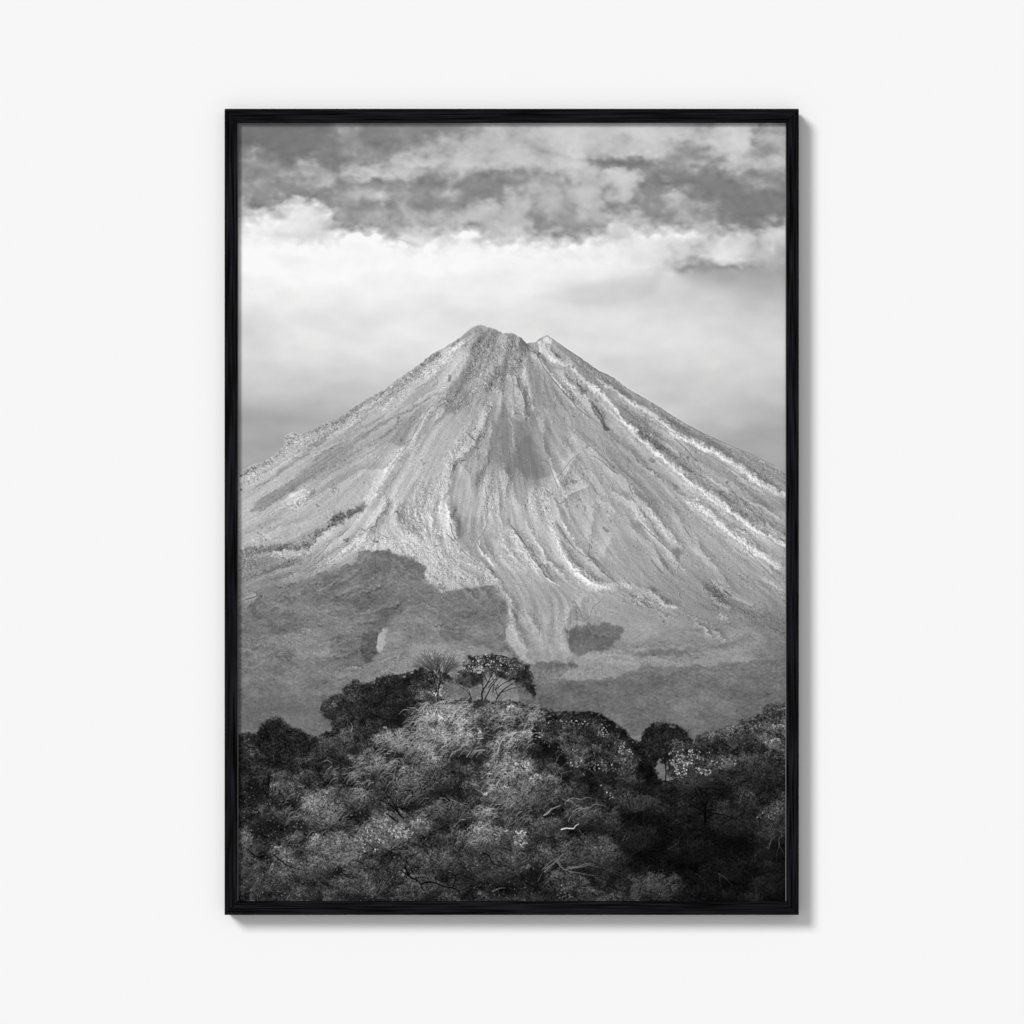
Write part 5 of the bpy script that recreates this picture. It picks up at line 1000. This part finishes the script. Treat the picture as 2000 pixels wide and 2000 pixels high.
# drooping sunlit wisps on the crest of the hill
for (x0, y0, x1, y1, n, hi) in [(820, 1372, 905, 1440, 110, 235), (790, 1385, 850, 1470, 70, 215), (880, 1368, 940, 1420, 60, 225), (960, 1395, 1050, 1460, 70, 225), (955, 1455, 1000, 1540, 60, 230), (690, 1470, 790, 1530, 50, 190), (850, 1420, 960, 1470, 90, 215), (640, 1490, 740, 1560, 60, 165), (560, 1540, 680, 1600, 50, 150), (740, 1440, 850, 1500, 80, 185), (940, 1520, 1040, 1600, 70, 170), (900, 1600, 960, 1650, 40, 190), (780, 1500, 880, 1560, 30, 140), (560, 1620, 700, 1690, 60, 145), (930, 1375, 1060, 1400, 50, 180)]:
    for _ in range(int(n * 1.35)):
        x, y = rng.uniform(x0, x1), rng.uniform(y0, y1)
        if gat(SPN, np.array([x]), np.array([y]))[0] < -.25: continue
        l = rng.uniform(7, 24); a = 2.65 + rng.normal() * .35
        P = [(x, y), (x + math.cos(a) * l * .5, y + math.sin(a) * l * .5 - l * .10), (x + math.cos(a) * l, y + math.sin(a) * l + l * .22)]
        b.line(np.array(P), 1.15, .7, rng.uniform(145, hi + 12), .72, .2)
img = b.flush(img)
# wiry tufts in the sunlit grass
scatter(T('J', [(280,700),(450,610),(840,570),(1000,640),(1000,800),(900,950),(700,1060),(200,1140),(60,1120),(100,960),(300,900)]), 520, 120, 195, .45, .8, .6, 0, 9, -.5, .7)
scatter(T('J', [(1180,1030),(1560,900),(1600,880),(1560,1020),(1260,1090),(1200,1200),(1230,1500),(1080,1540),(1120,1330)]), 240, 130, 205, .45, .9, .6, 0, 8, -.7, .8)
scatter(T('J', [(1000,640),(1640,710),(1600,880),(1300,960),(1270,840),(1000,800)]), 240, 95, 160, .45, .75, .55, 0, 8, -1, .8)
scatter(T('N', [(1200,500),(1900,520),(1700,900),(1300,900)]), 300, 85, 140, .45, .7, .55, 0, 14, -.7, .35)
scatter(T('O', [(700,860),(860,850),(1000,920),(1080,940),(1000,1040),(700,1040)]), 260, 55, 105, .5, .8, .55, 0, 16, -1.0, .25)
scatter(T('O', [(720,210),(830,220),(980,280),(900,300),(780,260)]), 70, 60, 90, .5, .7, .5, 0, 14, .2, .25)
scatter(T('L', [(900,600),(1400,420),(1700,380),(1900,420),(1900,900),(1500,800),(1100,700)]), 420, 90, 135, .5, .9, .45, 0, 5, 0, 1.5)
img = b.flush(img)

# ---- two umbrella trees on the crest
def fan(x, y, ang, ln, w, depth, v, spread=.34, curve=0., ypow=0.):
    if depth == 0 or ln < 3: return
    n = 5; P = [(x, y)]; a = ang
    for i in range(n):
        a += curve / n + rng.normal() * .05
        x += math.cos(a) * ln / n; y += math.sin(a) * ln / n; P.append((x, y))
    b.line(np.array(P), w, w * .62, v, .9, .2)
    for k in range(2 if depth > 1 else 2):
        s = (-1, 1)[k]
        fan(x, y, a + s * spread * rng.uniform(.6, 1.3), ln * rng.uniform(.62, .82), w * .62, depth - 1, v + 6, spread, curve * .5)
def bough(t, P, w, v, depth=4, ln=26, spread=.3):
    Q = T(t, P); b.line(Q, w, w * .5, v, .95, .3)
    d = Q[-1] - Q[-2]; fan(Q[-1][0], Q[-1][1], math.atan2(d[1], d[0]), ln, w * .55, depth, v, spread)
    m = Q[len(Q) // 2]; d = Q[len(Q) // 2] - Q[len(Q) // 2 - 1]; fan(m[0], m[1], math.atan2(d[1], d[0]) + rng.choice([-.4, .4]), ln * .8, w * .5, depth - 1, v, spread)
for P, w in [([(530,610),(545,480),(560,380),(555,260),(500,200)], 3.4), ([(545,480),(590,350),(650,240),(690,170)], 2.4), ([(530,520),(510,420),(470,300),(470,230),(420,150)], 2.2),
             ([(560,380),(560,280),(530,190)], 2.2), ([(600,340),(680,240),(740,200)], 1.8), ([(480,300),(400,240),(330,190)], 1.6), ([(470,230),(420,160),(360,100)], 1.5)]:
    bough('J', P, w * .8, 26, 5, 14, .36)
def reach(t, roots, c, rx, ry, a0, a1, n, v, w=1.15):
    for _ in range(n):
        an = math.radians(rng.uniform(a0, a1)); k = rng.uniform(.8, 1.02)
        ex, ey = c[0] + rx * k * math.cos(an), c[1] + ry * k * math.sin(an)
        r = min(roots, key=lambda q: (q[0] - ex) ** 2 + .5 * (q[1] - ey) ** 2 + rng.uniform(0, 12000))
        mx, my = (r[0] + ex) / 2 + rng.normal() * 10, (r[1] + ey) / 2 + (ey - r[1]) * .12 + rng.normal() * 8
        Q = T(t, [r, (mx, my), (ex, ey)]); b.line(Q, w, w * .6, v + rng.uniform(-10, 16), .75, .2)
        for _ in range(3):
            u = rng.uniform(.4, 1); px = r[0] + (ex - r[0]) * u + (mx - (r[0] + ex) / 2) * 1.0; py = r[1] + (ey - r[1]) * u
            d = math.atan2(ey - my, ex - mx) + rng.normal() * .5; l = rng.uniform(18, 50)
            b.line(T(t, [(px, py), (px + l * math.cos(d), py + l * math.sin(d))]), .8, .6, v + 8, .6, .1)
reach('J', [(552,400),(545,330),(478,310),(600,345),(520,300),(585,380)], (520,330), 305, 250, -158, -24, 105, 28, 1.2)
S('J', [(480,610),(450,560),(480,520),(495,515)], 1.8, 34)
img = b.flush(img)
cr = T('J', [(830,260),(820,190),(900,130),(1040,110),(1200,105),(1400,150),(1540,240),(1590,330),(1630,440),(1620,520),(1610,600),(1570,560),(1520,480),(1480,420),(1340,400),(1200,340),(1060,380),(980,450),(880,480),(800,430),(740,420),(760,300)])
m = pmask(cr, 2, 3, 1.6) * np.clip(.55 + .24 * gn(3, 811), 0, .9); img = img * (1 - m) + 32 * m
scatter(cr, 2400, 14, 50, .5, 1.0, .7, 0, 4, 0, 3); scatter(cr, 1200, 60, 95, .5, .8, .5, 0, 3, 0, 3); scatter(T('J', [(830,300),(1000,240),(1300,220),(1560,330),(1620,470),(1480,420),(1200,340),(980,420)]), 900, 10, 34, .6, 1.1, .6, 0, 4, 0, 3)
scatter(T('J', [(640,380),(760,300),(1000,320),(1000,430),(880,480),(760,420),(600,460)]), 420, 42, 70, .5, .9, .5, 0, 4, 0, 3)
scatter(T('J', [(1500,420),(1630,440),(1620,600),(1560,540)]), 240, 8, 28, .6, 1.2, .75, 0, 4, 0, 3)
img = b.flush(img)
for P, w in [([(1030,600),(1030,520),(1090,420),(1130,340)], 4.2), ([(1040,520),(1030,420),(1010,340)], 2.4), ([(1060,600),(1120,480),(1180,400),(1240,330)], 3.0), ([(1150,520),(1160,430),(1140,340)], 2.2), ([(1190,600),(1240,520),(1330,450),(1420,390)], 3.2),
             ([(1240,530),(1360,480),(1480,460)], 2), ([(1200,560),(1180,480),(1220,420)], 2), ([(1170,500),(1260,430),(1360,380),(1460,350)], 2.2), ([(910,600),(870,520),(780,460)], 2.2), ([(900,600),(890,520),(850,480)], 1.8), ([(1100,470),(1190,360),(1280,300)], 2)]:
    bough('J', P, w * .85, 16, 4, 12, .3)
reach('J', [(1090,420),(1130,340),(1180,400),(1240,330),(1330,450),(1420,390),(1040,440),(1280,300)], (1210,430), 400, 310, -175, -5, 170, 22, .9)
img = b.flush(img)
sparkle(T('J', [(820,250),(830,190),(960,120),(1100,110),(1240,150),(1220,240),(1040,300),(940,300)]), 120, 120, 215, .55, .95)
sparkle(T('J', [(920,240),(1040,240),(1040,310),(940,310)]), 60, 150, 235, .7, 1.1)
sparkle(T('J', [(1200,120),(1420,170),(1540,260),(1300,260)]), 110, 80, 150); scatter(T('J', [(600,420),(760,330),(1000,440),(1500,470),(1560,640),(1000,640),(570,630)]), 420, 48, 84, .5, .7, .45, 0, 9, -1.1, .6); img = b.flush(img)
sparkle(T('J', [(420,80),(720,80),(700,110),(440,110)]), 18, 120, 200)
img = b.flush(img)
#FOREGROUND-END

# photographic micro contrast and grain of the print
img = img + .8 * (img - blur(img, 1.5)) * np.clip((YY - 640) / 30, 0, 1) * np.clip((1380 - YY) / 60, .45, 1)
img = img + rng.normal(size=img.shape) * 1.0
img = np.clip(img, 1, 251).astype(np.float32)

# =====================================================================
#  scene
# =====================================================================
sc = bpy.context.scene
col = sc.collection
PX = 0.0004462                    # metres per layout unit, in the plane of the frame's face
DEPTH, GAP = .0200, .0055         # depth of the moulding, distance of its back from the wall
FACE = -(DEPTH + GAP)
CAM = 4.0

def lin(v):
    v = v / 255.0
    return np.where(v <= .04045, v / 12.92, ((v + .055) / 1.055) ** 2.4)

def X(px): return (px - 1000) * PX
def Z(py): return (1000 - py) * PX

def new_mat(name):
    m = bpy.data.materials.new(name); m.use_nodes = True
    nt = m.node_tree; return m, nt, nt.nodes['Principled BSDF']

def link(name, me, mat, parent=None):
    o = bpy.data.objects.new(name, me); col.objects.link(o)
    if mat: me.materials.append(mat)
    if parent: o.parent = parent
    return o

# ---- wall
m_wall, nt, bs = new_mat('white_wall_paint')
bs.inputs['Base Color'].default_value = (.8, .8, .8, 1); bs.inputs['Roughness'].default_value = .9; bs.inputs['Specular IOR Level'].default_value = 0.0
nz = nt.nodes.new('ShaderNodeTexNoise'); nz.inputs['Scale'].default_value = 900; nz.inputs['Detail'].default_value = 2
tc = nt.nodes.new('ShaderNodeTexCoord'); nt.links.new(tc.outputs['Object'], nz.inputs['Vector'])
bp = nt.nodes.new('ShaderNodeBump'); bp.inputs['Strength'].default_value = .02; bp.inputs['Distance'].default_value = .0002
nt.links.new(nz.outputs['Fac'], bp.inputs['Height']); nt.links.new(bp.outputs['Normal'], bs.inputs['Normal'])
me = bpy.data.meshes.new('wall')
me.from_pydata([(-4, 0, -3), (4, 0, -3), (4, 0, 3), (-4, 0, 3)], [], [(0, 1, 2, 3)])
wall = link('wall', me, m_wall); wall['kind'] = 'structure'; wall['label'] = 'plain smooth white wall behind the framed print'; wall['category'] = 'wall'

# ---- frame
root = bpy.data.objects.new('picture_frame', None); col.objects.link(root)
root['label'] = 'black wooden frame on the white wall holding a black and white volcano photograph'
root['category'] = 'picture frame'
L_, R_, T_, B_ = X(438.6), X(1560.2), Z(212.5), Z(1787.0)
li, ri, ti, bi = X(463.2), X(1536.0), Z(239.0), Z(1761.0)
root.location = ((L_ + R_) / 2, 0, B_)
rl = np.array(root.location)

def wood(name, axis, seed):
    m, nt, bs = new_mat(name)
    tc = nt.nodes.new('ShaderNodeTexCoord'); mp = nt.nodes.new('ShaderNodeMapping')
    mp.inputs['Location'].default_value = (seed, seed * .7, seed * 1.3)
    mp.inputs['Scale'].default_value = (16, 700, 720) if axis == 'x' else (720, 700, 16)
    nz = nt.nodes.new('ShaderNodeTexNoise'); nz.inputs['Scale'].default_value = 1; nz.inputs['Detail'].default_value = 3; nz.inputs['Distortion'].default_value = .35
    rp = nt.nodes.new('ShaderNodeValToRGB')
    rp.color_ramp.elements[0].position = .38; rp.color_ramp.elements[0].color = (.0008, .0008, .001, 1)
    rp.color_ramp.elements[1].position = .66; rp.color_ramp.elements[1].color = (.0118, .0112, .0128, 1)
    nt.links.new(tc.outputs['Object'], mp.inputs['Vector']); nt.links.new(mp.outputs['Vector'], nz.inputs['Vector'])
    nt.links.new(nz.outputs['Fac'], rp.inputs['Fac']); nt.links.new(rp.outputs['Color'], bs.inputs['Base Color'])
    bs.inputs['Roughness'].default_value = .62; bs.inputs['Specular IOR Level'].default_value = .012
    bp = nt.nodes.new('ShaderNodeBump'); bp.inputs['Strength'].default_value = .35; bp.inputs['Distance'].default_value = .0003
    nt.links.new(nz.outputs['Fac'], bp.inputs['Height']); nt.links.new(bp.outputs['Normal'], bs.inputs['Normal'])
    return m

REB = .0060      # how far the print lies behind the face
def rail(name, quad, mat):
    """quad: outer a, outer b, inner b, inner a (x,z) going round; mitred ends"""
    bm = bmesh.new(); vs = []
    cx = sum(q[0] for q in quad) / 4; cz = sum(q[1] for q in quad) / 4
    sh = .00010                              # hairline open mitre joint
    for y in (FACE, -GAP):
        for q in quad:
            qx, qz = q
            if abs(quad[0][0] - quad[1][0]) > abs(quad[0][1] - quad[1][1]): qx += sh if qx < cx else -sh
            else: qz += sh if qz < cz else -sh
            vs.append(bm.verts.new((qx - rl[0], y, qz - rl[2])))
    f = vs[:4]; k = vs[4:]
    bm.faces.new(f); bm.faces.new(k[::-1])
    for i in range(4):
        j = (i + 1) % 4
        bm.faces.new((f[j], f[i], k[i], k[j]))
    bmesh.ops.recalc_face_normals(bm, faces=bm.faces)
    bmesh.ops.bevel(bm, geom=list(bm.edges), offset=.00012, segments=1, affect='EDGES')
    me = bpy.data.meshes.new(name); bm.to_mesh(me); bm.free()
    o = link(name, me, mat, root)
    return o
rail('frame_rail', [(L_, T_), (R_, T_), (ri, ti), (li, ti)], wood('black_oak_top', 'x', 1.1))
rail('frame_rail', [(R_, B_), (L_, B_), (li, bi), (ri, bi)], wood('black_oak_bottom', 'x', 4.3))
rail('frame_stile', [(L_, B_), (L_, T_), (li, ti), (li, bi)], wood('black_oak_left', 'z', 7.9))
rail('frame_stile', [(R_, T_), (R_, B_), (ri, bi), (ri, ti)], wood('black_oak_right', 'z', 12.7))

# ---- thin grey fillets that hold the sheet at both sides
m_fil, nt, bs = new_mat('grey_fillet'); bs.inputs['Base Color'].default_value = (.20, .20, .195, 1); bs.inputs['Roughness'].default_value = .6; bs.inputs['Specular IOR Level'].default_value = .1
def box(name, x0, x1, y0, y1, z0, z1, mat, parent):
    me = bpy.data.meshes.new(name)
    x0 -= rl[0]; x1 -= rl[0]; z0 -= rl[2]; z1 -= rl[2]
    v = [(x, y, z) for x in (x0, x1) for y in (y0, y1) for z in (z0, z1)]
    me.from_pydata(v, [], [(0, 1, 3, 2), (4, 6, 7, 5), (0, 4, 5, 1), (2, 3, 7, 6), (0, 2, 6, 4), (1, 5, 7, 3)])
    bm = bmesh.new(); bm.from_mesh(me); bmesh.ops.recalc_face_normals(bm, faces=bm.faces); bm.to_mesh(me); bm.free()
    return link(name, me, mat, parent)
fy = FACE + REB - .0012
box('fillet', li, li + 1.5 * PX, fy, FACE + REB + .001, bi, ti, m_fil, root)
box('fillet', ri - 1.1 * PX, ri, fy, FACE + REB + .001, bi, ti, m_fil, root)
m_back, nt, bs = new_mat('brown_fibreboard'); bs.inputs['Base Color'].default_value = (.16, .11, .07, 1); bs.inputs['Roughness'].default_value = .9
box('backing_board', li + .0002, ri - .0002, FACE + REB + .0006, -GAP - .001, bi + .0002, ti - .0002, m_back, root)

# ---- the print: painted sheet, stored as the colours of a fine sheet of paper
alb = np.clip(lin(img) * .80 / .925, 0, .84)
rgba = np.ones((H, W, 4), np.float32)
rgba[..., 0] = alb; rgba[..., 1] = alb; rgba[..., 2] = alb * .997
im = bpy.data.images.new('painted_print', W, H, alpha=False, float_buffer=True)
im.colorspace_settings.name = 'Non-Color'
im.pixels.foreach_set(np.ascontiguousarray(rgba[::-1]).ravel()); im.update(); im.pack()
m_pr, nt, bs = new_mat('matte_photo_paper')
ti_n = nt.nodes.new('ShaderNodeTexImage'); ti_n.image = im; ti_n.extension = 'EXTEND'; ti_n.interpolation = 'Linear'
nt.links.new(ti_n.outputs['Color'], bs.inputs['Base Color'])
bs.inputs['Roughness'].default_value = .8; bs.inputs['Specular IOR Level'].default_value = .0
sx0, sx1, sz0, sz1 = X(OX), X(OX + W), Z(OY + H), Z(OY)
# paper a little larger than the opening is tucked under the moulding: crop to the opening
me = bpy.data.meshes.new('photo_print')
yp = FACE + REB
v = [(x - rl[0], yp, z - rl[2]) for x, z in ((li, bi), (ri, bi), (ri, ti), (li, ti))]
me.from_pydata(v, [], [(0, 1, 2, 3)])
uv = me.uv_layers.new(name='sheet')
for i, (x, z) in enumerate(((li, bi), (ri, bi), (ri, ti), (li, ti))):
    uv.data[i].uv = ((x - sx0) / (sx1 - sx0), (z - sz0) / (sz1 - sz0))
pr = link('photo_print', me, m_pr, root)
pr['label'] = 'black and white photograph of a volcano above dark bushes under clouds'

# ---- light
world = bpy.data.worlds.new('World'); sc.world = world; world.use_nodes = True
wn = world.node_tree; bg = wn.nodes['Background']; bg.inputs['Strength'].default_value = 2.12
# the room's light comes mostly from its open side, in front of the wall
wtc = wn.nodes.new('ShaderNodeTexCoord'); wsp = wn.nodes.new('ShaderNodeSeparateXYZ'); wmu = wn.nodes.new('ShaderNodeMath'); wmu.operation = 'MULTIPLY'; wmu.inputs[1].default_value = -1; wmu.use_clamp = True
wpw = wn.nodes.new('ShaderNodeMath'); wpw.operation = 'POWER'; wpw.inputs[1].default_value = 6.0
wn.links.new(wtc.outputs['Generated'], wsp.inputs[0]); wn.links.new(wsp.outputs['Y'], wmu.inputs[0]); wn.links.new(wmu.outputs[0], wpw.inputs[0]); wn.links.new(wpw.outputs[0], bg.inputs['Color'])
sd = bpy.data.lights.new('window_light', 'SUN'); sd.energy = 2.55; sd.angle = math.radians(17); sd.color = (1, 1, 1)
so = bpy.data.objects.new('window_light', sd); col.objects.link(so)
from mathutils import Vector
so.rotation_euler = Vector((.60, 1.0, -.555)).to_track_quat('-Z', 'Y').to_euler()
so.location = (-1.5, -2.5, 1.5)

# ---- camera
cd = bpy.data.cameras.new('camera'); cam = bpy.data.objects.new('camera', cd); col.objects.link(cam)
cam.location = (0, FACE - CAM, 0); cam.rotation_euler = (math.pi / 2, 0, 0)
cd.sensor_width = 36; cd.lens = 36 * CAM / (2000 * PX); cd.clip_end = 50
sc.camera = cam
sc.view_settings.view_transform = 'Standard'; sc.view_settings.look = 'None'; sc.view_settings.exposure = 0; sc.view_settings.gamma = 1
sc.render.resolution_x = 1024; sc.render.resolution_y = 1024
